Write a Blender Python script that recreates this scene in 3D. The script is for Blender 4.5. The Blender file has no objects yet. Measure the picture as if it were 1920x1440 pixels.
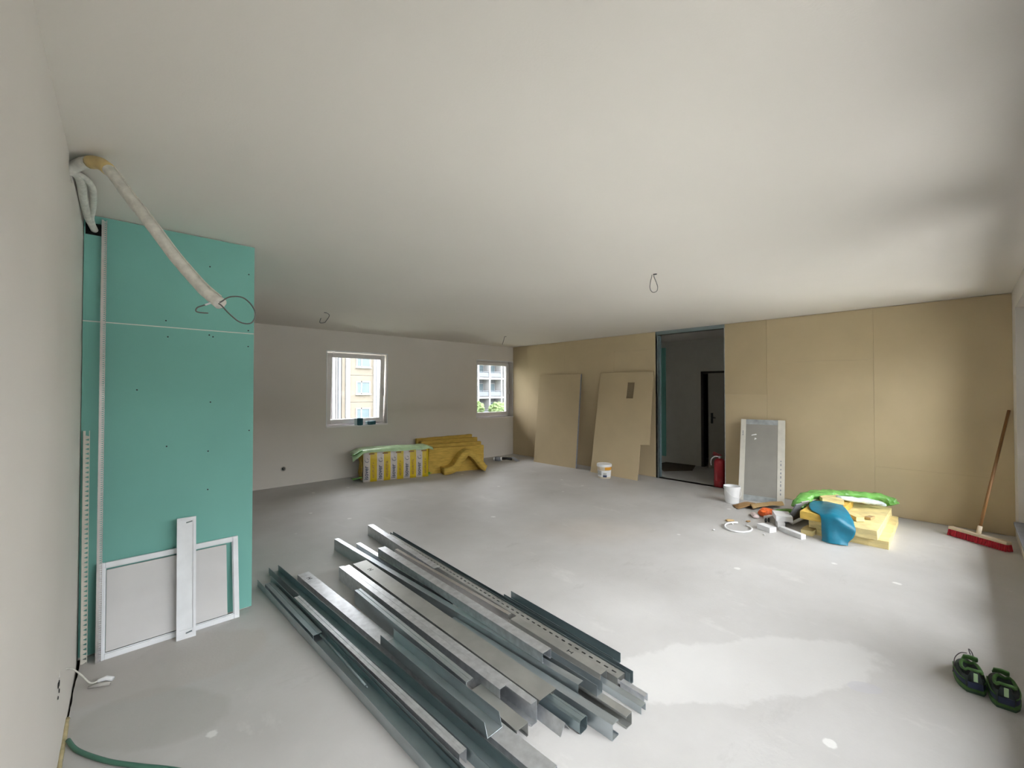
import bpy, bmesh, math, random
from mathutils import Vector, Matrix
from mathutils import noise as mnoise
random.seed(7)
R = math.radians
SC = bpy.context.scene
COL = SC.collection

# ---------------------------------------------------------------- camera, world, exposure
H = 2.5            # room height
XL, XB, YB, YF = -0.184, 6.685, 7.2, -0.338     # left wall, board wall, back wall, window wall behind the camera
YG, XG = 3.362, 0.654                           # green boarded shaft
cam_d = bpy.data.cameras.new('camera')
cam = bpy.data.objects.new('camera', cam_d); COL.objects.link(cam)
cam_d.sensor_width = 36.0
cam_d.lens = 784.23 / 1920 * 36.0
cam_d.clip_start = 0.02
cam_d.clip_end = 400
cam.location = (0, 0, 1.5)
cam.rotation_euler = (math.pi/2 + 0.0141, 0, 0.825 - math.pi/2)
SC.camera = cam

world = bpy.data.worlds.new('overcast_sky'); SC.world = world
world.use_nodes = True
bgn = world.node_tree.nodes['Background']
bgn.inputs['Color'].default_value = (0.965, 0.975, 1.01, 1)
# standard overcast sky: three times brighter overhead than at the horizon
_wt = world.node_tree
_tc = _wt.nodes.new('ShaderNodeTexCoord'); _sp = _wt.nodes.new('ShaderNodeSeparateXYZ'); _wt.links.new(_tc.outputs['Generated'], _sp.inputs[0])
_mr = _wt.nodes.new('ShaderNodeMapRange'); _mr.inputs['From Min'].default_value = 0.0; _mr.inputs['From Max'].default_value = 1.0
_mr.inputs['To Min'].default_value = 0.75; _mr.inputs['To Max'].default_value = 2.25
_wt.links.new(_sp.outputs['Z'], _mr.inputs['Value']); _wt.links.new(_mr.outputs['Result'], bgn.inputs['Strength'])
VS = SC.view_settings
VS.view_transform = 'Standard'; VS.look = 'None'; VS.gamma = 1.0
VS.exposure = 3.16
VS.use_curve_mapping = False
cy = SC.cycles
cy.max_bounces = 6; cy.diffuse_bounces = 4; cy.glossy_bounces = 3; cy.transparent_max_bounces = 12
cy.caustics_reflective = False; cy.caustics_refractive = False
cy.use_denoising = True; cy.use_adaptive_sampling = True; cy.adaptive_threshold = 0.08; cy.adaptive_min_samples = 16

WIN_FRONT = [(0.30, 3.05), (3.3, 6.33)]          # window openings in the wall beside the camera (x ranges)
WF_Z = (0.22, 2.3)
WIN_BACK = [(2.449, 3.537), (5.60, 6.683)]
WB_Z = (0.885, 2.165)

def portal(loc, rot, sx, sy):
    l = bpy.data.lights.new('window_portal', 'AREA'); l.shape = 'RECTANGLE'; l.size = sx; l.size_y = sy
    l.cycles.is_portal = True
    o = bpy.data.objects.new('window_portal', l); COL.objects.link(o); o.location = loc; o.rotation_euler = rot
for a, b in WIN_FRONT:
    portal(((a+b)/2, YF-0.34, sum(WF_Z)/2), (-math.pi/2, 0, math.pi), b-a, WF_Z[1]-WF_Z[0])
for a, b in WIN_BACK:
    portal(((a+b)/2, YB+0.34, sum(WB_Z)/2), (-math.pi/2, 0, 0), b-a, WB_Z[1]-WB_Z[0])

# ---------------------------------------------------------------- materials
def mat(name, color, rough=0.6, metal=0.0, var=0.0, scale=8.0, bump=0.0, bscale=60.0, spec=0.5, stretch=None, detail=4):
    m = bpy.data.materials.new(name); m.use_nodes = True
    nt = m.node_tree; N = nt.nodes; L = nt.links
    b = N['Principled BSDF']
    b.inputs['Base Color'].default_value = (*color, 1)
    b.inputs['Roughness'].default_value = rough
    b.inputs['Metallic'].default_value = metal
    b.inputs['Specular IOR Level'].default_value = spec
    tc = N.new('ShaderNodeTexCoord')
    src = tc.outputs['Object']
    if stretch:
        mp = N.new('ShaderNodeMapping'); mp.inputs['Scale'].default_value = stretch
        L.new(src, mp.inputs['Vector']); src = mp.outputs['Vector']
    if var > 0:
        n = N.new('ShaderNodeTexNoise'); n.inputs['Scale'].default_value = scale; n.inputs['Detail'].default_value = detail
        L.new(src, n.inputs['Vector'])
        r = N.new('ShaderNodeValToRGB')
        r.color_ramp.elements[0].position = 0.3; r.color_ramp.elements[1].position = 0.7
        r.color_ramp.elements[0].color = (*[c*(1-var) for c in color], 1)
        r.color_ramp.elements[1].color = (*[min(1, c*(1+var)) for c in color], 1)
        L.new(n.outputs['Fac'], r.inputs['Fac']); L.new(r.outputs['Color'], b.inputs['Base Color'])
    if bump > 0:
        n2 = N.new('ShaderNodeTexNoise'); n2.inputs['Scale'].default_value = bscale; n2.inputs['Detail'].default_value = 5
        L.new(src, n2.inputs['Vector'])
        bp = N.new('ShaderNodeBump'); bp.inputs['Strength'].default_value = bump; bp.inputs['Distance'].default_value = 0.01
        L.new(n2.outputs['Fac'], bp.inputs['Height']); L.new(bp.outputs['Normal'], b.inputs['Normal'])
    return m

M = {}
M['plaster'] = mat('plaster_paint', (0.73, 0.69, 0.645), 0.85, var=0.025, scale=1.2, bump=0.05, bscale=140, spec=0.2)
M['ceiling'] = mat('ceiling_paint', (0.76, 0.715, 0.655), 0.85, var=0.02, scale=0.8, bump=0.05, bscale=120, spec=0.2)
M['board'] = mat('beige_fibreboard', (0.575, 0.465, 0.30), 0.85, var=0.04, scale=2.5, bump=0.05, bscale=200, spec=0.2)
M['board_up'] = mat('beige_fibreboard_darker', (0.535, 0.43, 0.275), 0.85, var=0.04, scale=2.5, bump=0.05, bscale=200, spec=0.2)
M['board_edge'] = mat('board_core', (0.66, 0.58, 0.44), 0.9, var=0.05)
M['green'] = mat('green_gypsum_board', (0.205, 0.475, 0.42), 0.8, var=0.05, scale=1.6, bump=0.04, bscale=180, spec=0.25)
M['gypsum'] = mat('gypsum_core', (0.75, 0.73, 0.68), 0.9, var=0.05)
M['white_pvc'] = mat('white_window_plastic', (0.80, 0.77, 0.77), 0.35, var=0.01)
M['white_metal'] = mat('white_powder_coated_metal', (0.80, 0.82, 0.85), 0.4, var=0.06, scale=9)
M['grey_gypsum'] = mat('pale_grey_gypsum_face', (0.64, 0.63, 0.63), 0.85, var=0.04, scale=5)
M['dark_gap'] = mat('dark_void', (0.012, 0.012, 0.012), 0.9)
M['galv'] = mat('galvanised_steel', (0.50, 0.55, 0.575), 0.36, 0.85, var=0.16, scale=16, bump=0.03, bscale=45, stretch=(1, 0.25, 1))
M['galv_light'] = mat('galvanised_steel_bright', (0.68, 0.70, 0.73), 0.32, 0.8, var=0.14, scale=26, bump=0.03, bscale=60)
M['galv_warm'] = mat('galvanised_steel_dull', (0.47, 0.475, 0.455), 0.42, 0.8, var=0.12, scale=7, bump=0.03, bscale=45)
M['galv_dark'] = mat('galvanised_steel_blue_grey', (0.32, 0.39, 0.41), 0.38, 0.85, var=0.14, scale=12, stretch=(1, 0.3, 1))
M['alu'] = mat('bright_aluminium', (0.86, 0.85, 0.86), 0.22, 0.95, var=0.05, scale=20)
M['bead_pvc'] = mat('pale_corner_bead', (0.60, 0.57, 0.50), 0.5, 0.2, var=0.08, scale=14)
M['mark'] = mat('punched_black_mark', (0.02, 0.022, 0.024), 0.8)
M['wool'] = mat('yellow_glass_wool', (0.62, 0.42, 0.10), 0.95, var=0.17, scale=14, bump=0.5, bscale=55, spec=0.1, stretch=(0.5, 0.5, 2.5))
M['wool_pale'] = mat('pale_yellow_glass_wool', (0.80, 0.66, 0.33), 0.95, var=0.16, scale=12, bump=0.5, bscale=55, spec=0.1, stretch=(0.6, 0.6, 2.5))
M['film_green'] = mat('green_plastic_film', (0.17, 0.42, 0.10), 0.25, var=0.3, scale=9, bump=0.3, bscale=18)
M['film_mint'] = mat('pale_green_plastic_film', (0.50, 0.70, 0.42), 0.25, var=0.2, scale=8, bump=0.3, bscale=22)
M['film_clear'] = mat('greyish_crumpled_film', (0.60, 0.68, 0.70), 0.25, var=0.2, scale=12, bump=0.3, bscale=22)
M['blue'] = mat('blue_plastic_sheet', (0.003, 0.15, 0.24), 0.42, var=0.25, scale=7, bump=0.2, bscale=22)
M['teal_dark'] = mat('dark_teal_sponge', (0.02, 0.10, 0.13), 0.7, var=0.1)
M['pale_blue'] = mat('pale_blue_foam', (0.60, 0.72, 0.76), 0.7, var=0.05)
M['cable_white'] = mat('white_taped_pipe', (0.74, 0.72, 0.66), 0.55, var=0.13, scale=34, bump=0.35, bscale=70)
M['tape_yellow'] = mat('yellowed_tape', (0.66, 0.50, 0.22), 0.5, var=0.1, scale=20)
M['cable_grey'] = mat('grey_cable', (0.16, 0.16, 0.15), 0.5)
M['hose_green'] = mat('green_hose', (0.06, 0.17, 0.12), 0.5, var=0.1)
M['red'] = mat('red_enamel', (0.33, 0.012, 0.02), 0.35, var=0.1, scale=6)
M['black'] = mat('black_plastic', (0.015, 0.015, 0.016), 0.45)
M['white_plastic'] = mat('white_plastic', (0.84, 0.84, 0.85), 0.35, var=0.02)
M['cream_plastic'] = mat('translucent_cream_plastic', (0.66, 0.58, 0.45), 0.4, var=0.03)
M['orange_print'] = mat('orange_label_print', (0.80, 0.36, 0.03), 0.5, var=0.05)
M['grey_print'] = mat('grey_label_print', (0.50, 0.50, 0.47), 0.5, var=0.25, scale=40)
M['navy_print'] = mat('navy_label_print', (0.03, 0.05, 0.11), 0.5)
M['tape_pale'] = mat('pale_paper_tape', (0.66, 0.63, 0.56), 0.8, var=0.07, scale=9)
M['tape_blue'] = mat('blue_grey_paper_tape', (0.35, 0.37, 0.38), 0.8, var=0.22, scale=12)
M['cement'] = mat('grey_cement_panel', (0.30, 0.285, 0.26), 0.85, var=0.06, scale=5)
M['wood'] = mat('brown_broom_handle', (0.24, 0.115, 0.04), 0.45, var=0.15, scale=12, stretch=(1, 1, 0.15))
M['cream_wood'] = mat('pale_wood', (0.66, 0.55, 0.42), 0.6, var=0.06, scale=12)
M['bristle'] = mat('red_bristles', (0.46, 0.012, 0.035), 0.6, var=0.25, scale=70)
M['card'] = mat('brown_cardboard', (0.36, 0.21, 0.085), 0.85, var=0.12, scale=10)
M['card_tan'] = mat('tan_cardboard', (0.48, 0.33, 0.16), 0.85, var=0.08, scale=10)
M['orange_bag'] = mat('orange_plastic', (0.75, 0.14, 0.03), 0.4, var=0.3, scale=22)
M['pink_bag'] = mat('pale_pink_plastic', (0.66, 0.54, 0.53), 0.4, var=0.12, scale=12)
M['foam_white'] = mat('white_aerated_block', (0.80, 0.80, 0.81), 0.9, var=0.04, scale=20, bump=0.2, bscale=90)
M['grey_board'] = mat('grey_board_offcut', (0.42, 0.40, 0.37), 0.85, var=0.07, scale=9)
M['grey_board_dark'] = mat('slate_grey_board_edge', (0.27, 0.28, 0.31), 0.8, var=0.1, scale=14)
M['shoe_upper'] = mat('dark_grey_shoe_fabric', (0.05, 0.065, 0.065), 0.8, var=0.3, scale=30, bump=0.3, bscale=90)
M['shoe_navy'] = mat('navy_shoe_panel', (0.03, 0.04, 0.085), 0.7, var=0.2, scale=20)
M['shoe_green'] = mat('green_shoe_trim', (0.075, 0.18, 0.05), 0.7, var=0.25, scale=40)
M['shoe_sole'] = mat('dark_green_sole', (0.05, 0.10, 0.06), 0.7, var=0.2, scale=20)
M['shoe_tab'] = mat('pale_green_tab', (0.42, 0.60, 0.34), 0.6)
M['shoe_lace'] = mat('grey_purple_lace', (0.14, 0.12, 0.13), 0.8)
M['hall_dark'] = mat('hall_plaster', (0.58, 0.565, 0.51), 0.9, var=0.03)
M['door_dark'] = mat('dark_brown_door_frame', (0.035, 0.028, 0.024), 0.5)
M['door_leaf'] = mat('grey_brown_door_leaf', (0.32, 0.30, 0.26), 0.6, var=0.04)
M['hall_mat'] = mat('dark_brown_doormat', (0.07, 0.05, 0.03), 0.95, var=0.25, scale=50, bump=0.4, bscale=120)
M['foam_yellow'] = mat('old_yellow_foam', (0.50, 0.42, 0.24), 0.9, var=0.2, scale=30)
M['ext_cream'] = mat('cream_concrete_facade', (0.195, 0.172, 0.142), 0.9, var=0.05, scale=1.5)
M['ext_joint'] = mat('facade_joint', (0.11, 0.10, 0.085), 0.9)
M['ext_white'] = mat('white_facade', (0.33, 0.33, 0.335), 0.8, var=0.02)
M['ext_pink'] = mat('pinkish_grey_facade', (0.20, 0.17, 0.165), 0.8, var=0.04, scale=0.7)
M['ext_grey'] = mat('grey_blue_facade', (0.17, 0.18, 0.20), 0.8, var=0.08, scale=0.7)
M['ext_glass'] = mat('far_window_glass', (0.12, 0.16, 0.18), 0.25, var=0.15, scale=0.6)
M['ext_rail'] = mat('balcony_rail_grey', (0.15, 0.165, 0.19), 0.6)
M['leaf'] = mat('tree_leaves', (0.11, 0.16, 0.06), 0.8, var=0.35, scale=2.0)
M['terrace'] = mat('bounce_terrace_paving', (0.46, 0.45, 0.43), 0.85, var=0.05, scale=3)
M['ground'] = mat('outside_ground', (0.22, 0.23, 0.19), 0.95, var=0.2, scale=0.3)

def glass_mat(name='window_glass', tint=(0.97, 0.985, 0.98)):
    m = bpy.data.materials.new(name); m.use_nodes = True
    nt = m.node_tree; N = nt.nodes; L = nt.links; N.remove(N['Principled BSDF'])
    t = N.new('ShaderNodeBsdfTransparent'); t.inputs['Color'].default_value = (*tint, 1)
    g = N.new('ShaderNodeBsdfGlossy'); g.inputs['Roughness'].default_value = 0.02
    f = N.new('ShaderNodeFresnel'); f.inputs['IOR'].default_value = 1.25
    x = N.new('ShaderNodeMixShader')
    L.new(f.outputs['Fac'], x.inputs['Fac']); L.new(t.outputs[0], x.inputs[1]); L.new(g.outputs[0], x.inputs[2])
    L.new(x.outputs[0], N['Material Output'].inputs['Surface'])
    return m
M['glass'] = glass_mat()
M['glass_dimming'] = glass_mat('dimming_window_glass', (0.88, 0.885, 0.88))  # grey tint added to dim the view through the back windows

def floor_mat():
    m = bpy.data.materials.new('pale_screed_floor'); m.use_nodes = True
    nt = m.node_tree; N = nt.nodes; L = nt.links; b = N['Principled BSDF']
    b.inputs['Roughness'].default_value = 0.55; b.inputs['Specular IOR Level'].default_value = 0.35
    tc = N.new('ShaderNodeTexCoord'); src = tc.outputs['Object']
    def noise(scale, detail=5, rough=0.6, stretch=None):
        s = src
        if stretch:
            mp = N.new('ShaderNodeMapping'); mp.inputs['Scale'].default_value = stretch; L.new(src, mp.inputs['Vector']); s = mp.outputs['Vector']
        n = N.new('ShaderNodeTexNoise'); n.inputs['Scale'].default_value = scale; n.inputs['Detail'].default_value = detail
        n.inputs['Roughness'].default_value = rough; L.new(s, n.inputs['Vector']); return n
    def ramp(inp, p0, p1, c0, c1):
        r = N.new('ShaderNodeValToRGB'); r.color_ramp.elements[0].position = p0; r.color_ramp.elements[1].position = p1
        r.color_ramp.elements[0].color = (*c0, 1); r.color_ramp.elements[1].color = (*c1, 1); L.new(inp, r.inputs['Fac']); return r
    def math_(op, a, bb=None):
        n = N.new('ShaderNodeMath'); n.operation = op
        for i, v in enumerate((a, bb)):
            if v is None: continue
            if isinstance(v, (int, float)): n.inputs[i].default_value = v
            else: L.new(v, n.inputs[i])
        return n.outputs[0]
    def mixc(fac, a, bb):
        n = N.new('ShaderNodeMix'); n.data_type = 'RGBA'; L.new(fac, n.inputs[0])
        for i, v in ((6, a), (7, bb)):
            if isinstance(v, tuple): n.inputs[i].default_value = (*v, 1)
            else: L.new(v, n.inputs[i])
        return n.outputs[2]
    base = ramp(noise(0.9, 6).outputs['Fac'], 0.3, 0.72, (0.465, 0.45, 0.435), (0.59, 0.575, 0.565)).outputs['Color']
    # light and dark scuffs drawn out along the trowelling
    sc = ramp(noise(3.2, 8, 0.7, (1.0, 0.45, 1)).outputs['Fac'], 0.60, 0.72, (0, 0, 0), (1, 1, 1)).outputs['Color']
    base = mixc(math_('MULTIPLY', sc, 0.5), base, (0.68, 0.66, 0.64))
    ds = ramp(noise(2.0, 8, 0.7, (0.5, 1.2, 1)).outputs['Fac'], 0.60, 0.70, (0, 0, 0), (1, 1, 1)).outputs['Color']
    base = mixc(math_('MULTIPLY', ds, 0.4), base, (0.36, 0.345, 0.33))
    sep = N.new('ShaderNodeSeparateXYZ'); L.new(src, sep.inputs[0])
    nz = noise(2.2, 6, 0.65).outputs['Fac']
    def blob(cx, cy_, rx, ry, ang, soft0=0.80, soft1=0.93, rag=0.7):
        ca, sa = math.cos(ang), math.sin(ang)
        dx = math_('SUBTRACT', sep.outputs[0], cx); dy = math_('SUBTRACT', sep.outputs[1], cy_)
        u = math_('ADD', math_('MULTIPLY', dx, ca/rx), math_('MULTIPLY', dy, sa/rx))
        v = math_('ADD', math_('MULTIPLY', dx, -sa/ry), math_('MULTIPLY', dy, ca/ry))
        d = math_('SQRT', math_('ADD', math_('MULTIPLY', u, u), math_('MULTIPLY', v, v)))
        d = math_('ADD', d, math_('MULTIPLY', math_('SUBTRACT', nz, 0.5), rag))
        return ramp(d, soft0, soft1, (1, 1, 1), (0, 0, 0)).outputs['Color']
    # white filler patch by the steel profiles
    base = mixc(math_('MULTIPLY', blob(2.46, 0.84, 1.02, 0.27, R(-36), 0.84, 0.93, 1.0), 0.34), base, (0.74, 0.725, 0.71))
    base = mixc(math_('MULTIPLY', blob(2.75, 0.36, 0.09, 0.05, R(-50)), 0.6), base, (0.50, 0.49, 0.52))
    # old grey smear beside the left wall
    base = mixc(math_('MULTIPLY', blob(0.12, 2.55, 0.38, 0.22, R(-45)), 0.45), base, (0.40, 0.39, 0.365))
    base = mixc(math_('MULTIPLY', blob(0.16, 3.0, 0.55, 0.33, R(-20)), 0.45), base, (0.50, 0.455, 0.42))
    # brownish tint in the middle of the floor
    base = mixc(math_('MULTIPLY', blob(3.7, 2.7, 0.9, 0.5, R(-40), 0.3, 1.1), 0.22), base, (0.56, 0.46, 0.36))
    # plaster splashes
    vo = N.new('ShaderNodeTexVoronoi'); vo.inputs['Scale'].default_value = 2.6; L.new(src, vo.inputs['Vector'])
    vd = math_('ADD', vo.outputs['Distance'], math_('MULTIPLY', math_('SUBTRACT', noise(14, 4).outputs['Fac'], 0.5), 0.12))
    sp = ramp(vd, 0.055, 0.075, (1, 1, 1), (0, 0, 0)).outputs['Color']
    base = mixc(math_('MULTIPLY', sp, 0.7), base, (0.80, 0.79, 0.77))
    vo2 = N.new('ShaderNodeTexVoronoi'); vo2.inputs['Scale'].default_value = 1.7; L.new(src, vo2.inputs['Vector'])
    sp2 = ramp(vo2.outputs['Distance'], 0.018, 0.026, (1, 1, 1), (0, 0, 0)).outputs['Color']
    base = mixc(math_('MULTIPLY', sp2, 0.7), base, (0.20, 0.19, 0.18))
    L.new(base, b.inputs['Base Color'])
    bp = N.new('ShaderNodeBump'); bp.inputs['Strength'].default_value = 0.12; bp.inputs['Distance'].default_value = 0.01
    L.new(noise(55, 6).outputs['Fac'], bp.inputs['Height']); L.new(bp.outputs['Normal'], b.inputs['Normal'])
    return m
M['floor'] = floor_mat()

def stripe_mat(w, n):
    """printed film of the insulation pack: alternating whitish and yellow stripes along local X"""
    m = bpy.data.materials.new('striped_pack_film'); m.use_nodes = True
    nt = m.node_tree; N = nt.nodes; L = nt.links; b = N['Principled BSDF']; b.inputs['Roughness'].default_value = 0.3
    tc = N.new('ShaderNodeTexCoord'); sp = N.new('ShaderNodeSeparateXYZ'); L.new(tc.outputs['Object'], sp.inputs[0])
    def math_(op, a, v):
        k = N.new('ShaderNodeMath'); k.operation = op; L.new(a, k.inputs[0]); k.inputs[1].default_value = v; return k.outputs[0]
    fr = N.new('ShaderNodeMath'); fr.operation = 'FRACT'; L.new(math_('MULTIPLY', sp.outputs[0], n/w), fr.inputs[0])
    st = math_('GREATER_THAN', fr.outputs[0], 0.5)
    mx = N.new('ShaderNodeMix'); mx.data_type = 'RGBA'; L.new(st, mx.inputs[0])
    mx.inputs[6].default_value = (0.62, 0.56, 0.52, 1); mx.inputs[7].default_value = (0.66, 0.47, 0.015, 1)
    L.new(mx.outputs[2], b.inputs['Base Color'])
    nn = N.new('ShaderNodeTexNoise'); nn.inputs['Scale'].default_value = 7; L.new(tc.outputs['Object'], nn.inputs['Vector'])
    bp = N.new('ShaderNodeBump'); bp.inputs['Strength'].default_value = 0.35; bp.inputs['Distance'].default_value = 0.03
    L.new(nn.outputs['Fac'], bp.inputs['Height']); L.new(bp.outputs['Normal'], b.inputs['Normal'])
    return m

# ---------------------------------------------------------------- mesh helpers
class MB:
    def __init__(s): s.v = []; s.f = []
    def add(s, vs, fs):
        o = len(s.v); s.v += [tuple(p) for p in vs]; s.f += [tuple(i+o for i in f) for f in fs]; return s
    def box(s, a, b):
        x0, y0, z0 = a; x1, y1, z1 = b
        return s.add([(x0,y0,z0),(x1,y0,z0),(x1,y1,z0),(x0,y1,z0),(x0,y0,z1),(x1,y0,z1),(x1,y1,z1),(x0,y1,z1)],
                     [(0,3,2,1),(4,5,6,7),(0,1,5,4),(1,2,6,5),(2,3,7,6),(3,0,4,7)])
    def slab(s, quad, n):
        """a quad (or polygon) thickened along vector n"""
        k = len(quad); q = [Vector(p) for p in quad]; n = Vector(n)
        vs = q + [p+n for p in q]
        return s.add(vs, [tuple(range(k)), tuple(range(2*k-1, k-1, -1))] + [(i, i+k, (i+1) % k+k, (i+1) % k) for i in range(k)])
    def tube(s, pts, r, seg=8, caps=True):
        pts = [Vector(p) for p in pts]; n = len(pts)
        rr = r if isinstance(r, (list, tuple)) else [r]*n
        T = [(pts[min(i+1, n-1)]-pts[max(i-1, 0)]).normalized() for i in range(n)]
        up = Vector((0, 0, 1)) if abs(T[0].z) < 0.9 else Vector((1, 0, 0))
        U = T[0].cross(up).normalized(); vs = []
        for i in range(n):
            U = (U - T[i]*U.dot(T[i])).normalized(); W = T[i].cross(U)
            for k in range(seg):
                a = 2*math.pi*k/seg; vs.append(pts[i] + (U*math.cos(a)+W*math.sin(a))*rr[i])
        fs = [(i*seg+k, i*seg+(k+1) % seg, (i+1)*seg+(k+1) % seg, (i+1)*seg+k) for i in range(n-1) for k in range(seg)]
        if caps: fs += [tuple(range(seg-1, -1, -1)), tuple((n-1)*seg+k for k in range(seg))]
        return s.add(vs, fs)
    def lathe(s, prof, seg=28, c=(0, 0, 0)):
        vs = []; n = len(prof)
        for r, z in prof:
            for k in range(seg):
                a = 2*math.pi*k/seg; vs.append((c[0]+r*math.cos(a), c[1]+r*math.sin(a), c[2]+z))
        fs = [(i*seg+k, i*seg+(k+1) % seg, (i+1)*seg+(k+1) % seg, (i+1)*seg+k) for i in range(n-1) for k in range(seg)]
        return s.add(vs, fs)
    def grid(s, rows):
        nr, nc = len(rows), len(rows[0])
        return s.add([p for r in rows for p in r], [(i*nc+j, i*nc+j+1, (i+1)*nc+j+1, (i+1)*nc+j) for i in range(nr-1) for j in range(nc-1)])
    def build(s, name, m, parent=None, smooth=False, angle=None):
        me = bpy.data.meshes.new(name); me.from_pydata(s.v, [], s.f)
        bm = bmesh.new(); bm.from_mesh(me); bmesh.ops.recalc_face_normals(bm, faces=bm.faces); bm.to_mesh(me); bm.free()
        me.materials.append(M[m] if isinstance(m, str) else m)
        if smooth:
            me.polygons.foreach_set('use_smooth', [True]*len(me.polygons))
            if angle:
                try: me.set_sharp_from_angle(angle=R(angle))
                except Exception: pass
        me.update()
        o = bpy.data.objects.new(name, me); COL.objects.link(o)
        if parent: o.parent = parent
        return o

def thing(name, label, cat, loc=(0, 0, 0), rz=0.0, group=None, rot=None):
    o = bpy.data.objects.new(name, None); COL.objects.link(o)
    o.empty_display_size = 0.05
    o.location = loc; o.rotation_euler = rot if rot else (0, 0, rz)
    return tag(o, label, cat, group)
def tag(o, label, cat, group=None):
    o['label'] = label; o['category'] = cat
    if group: o['group'] = group
    return o
def struct(o, label=None):
    o['kind'] = 'structure'
    if label: o['label'] = label
    return o
def shared(me, name, parent):
    o = bpy.data.objects.new(name, me); COL.objects.link(o); o.parent = parent; return o
def modify(o, bevel=None, sub=None, solid=None):
    if solid:
        k = o.modifiers.new('solid', 'SOLIDIFY'); k.thickness = solid; k.offset = 0
    if bevel:
        k = o.modifiers.new('bevel', 'BEVEL'); k.width = bevel; k.segments = 2; k.limit_method = 'ANGLE'
    if sub:
        k = o.modifiers.new('sub', 'SUBSURF'); k.levels = sub; k.render_levels = sub
    return o
def catmull(P, n=6):
    P = [Vector(p) for p in P]; out = []
    for i in range(len(P)-1):
        p0, p1, p2, p3 = P[max(i-1, 0)], P[i], P[i+1], P[min(i+2, len(P)-1)]
        for k in range(n):
            t = k/n
            out.append(0.5*((2*p1)+(p2-p0)*t+(2*p0-5*p1+4*p2-p3)*t*t+(3*p1-p0-3*p2+p3)*t**3))
    out.append(P[-1]); return out
def bumpy_box(sx, sy, sz, nx, ny, nz, amp, freq, seed=0.0, bulge=0.0):
    """box from the origin, subdivided, roughened with noise; bottom stays on z=0"""
    bm = bmesh.new(); vmap = {}
    def V(i, j, k):
        if (i, j, k) in vmap: return vmap[(i, j, k)]
        x, y, z = sx*i/nx, sy*j/ny, sz*k/nz
        p = Vector((x, y, z)); q = mnoise.noise_vector(p*freq+Vector((seed, seed*1.7, 3.1)))
        a = amp*(0.25 if k == 0 else 1)
        bx_ = bulge*math.sin(math.pi*i/nx)*math.sin(math.pi*k/nz)
        by_ = (-1 if j == 0 else (1 if j == ny else 0))*bx_
        bz_ = bulge*math.sin(math.pi*i/nx)*math.sin(math.pi*j/ny) if k == nz else 0
        v = bm.verts.new((x+q.x*a, y+q.y*a+by_, max(0.0, z+q.z*a*0.7+bz_) if k else 0.0)); vmap[(i, j, k)] = v; return v
    for i in range(nx):
        for j in range(ny):
            for k, fl in ((0, True), (nz, False)):
                q = [V(i, j, k), V(i+1, j, k), V(i+1, j+1, k), V(i, j+1, k)]; bm.faces.new(q[::-1] if fl else q)
    for i in range(nx):
        for k in range(nz):
            for j, fl in ((0, False), (ny, True)):
                q = [V(i, j, k), V(i+1, j, k), V(i+1, j, k+1), V(i, j, k+1)]; bm.faces.new(q[::-1] if fl else q)
    for j in range(ny):
        for k in range(nz):
            for i, fl in ((0, True), (nx, False)):
                q = [V(i, j, k), V(i, j+1, k), V(i, j+1, k+1), V(i, j, k+1)]; bm.faces.new(q[::-1] if fl else q)
    return bm
def bm_build(bm, name, m, parent=None, smooth=False):
    bmesh.ops.recalc_face_normals(bm, faces=bm.faces)
    me = bpy.data.meshes.new(name); bm.to_mesh(me); bm.free(); me.materials.append(M[m] if isinstance(m, str) else m)
    if smooth: me.polygons.foreach_set('use_smooth', [True]*len(me.polygons))
    o = bpy.data.objects.new(name, me); COL.objects.link(o)
    if parent: o.parent = parent
    return o
def text_mesh(body, size, name, m, parent, extrude=0.0006):
    cu = bpy.data.curves.new('lettering', 'FONT'); cu.body = body; cu.size = size; cu.extrude = extrude; cu.resolution_u = 3
    cu.offset = size*0.012
    t = bpy.data.objects.new('lettering', cu); COL.objects.link(t)
    dg = bpy.context.evaluated_depsgraph_get(); dg.update()
    me = bpy.data.meshes.new_from_object(t.evaluated_get(dg))
    bpy.data.objects.remove(t); bpy.data.curves.remove(cu)
    me.materials.clear(); me.materials.append(M[m])
    o = bpy.data.objects.new(name, me); COL.objects.link(o); o.parent = parent
    return o

# ---------------------------------------------------------------- setting: floor, ceiling, walls
# the floor stops 12 mm short of the left wall, leaving the dark open joint the photo shows
fl = MB()
edge = []
y = YF-0.3
while y < YB+0.3:
    edge.append((XL + 0.010 + 0.007*mnoise.noise(Vector((y*5.0, 1.3, 0))) + 0.005*mnoise.noise(Vector((y*23.0, 4.3, 0))), y)); y += 0.04
edge.append((XL+0.012, YB+0.3))
top = [(x, yy, 0) for x, yy in edge] + [(XB+0.1, YB+0.3, 0), (XB+0.1, YF-0.3, 0)]
fl.slab(top, (0, 0, -0.12))
struct(fl.build('floor', 'floor'), 'pale grey screed floor with white filler patches')
struct(MB().box((XL-0.3, YF-0.3, -0.2), (XB+0.1, YB+0.3, -0.121)).build('floor_base', 'dark_gap'))
struct(MB().box((XB+0.1, 1.9, -0.2), (9.6, 5.3, 0)).build('floor_hall', 'floor'), 'screed floor of the dark hallway')
struct(MB().box((XL-0.3, YF-0.35, H), (9.6, YB+0.35, H+0.2)).build('ceiling', 'ceiling'), 'flat off-white plastered ceiling')

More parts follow.
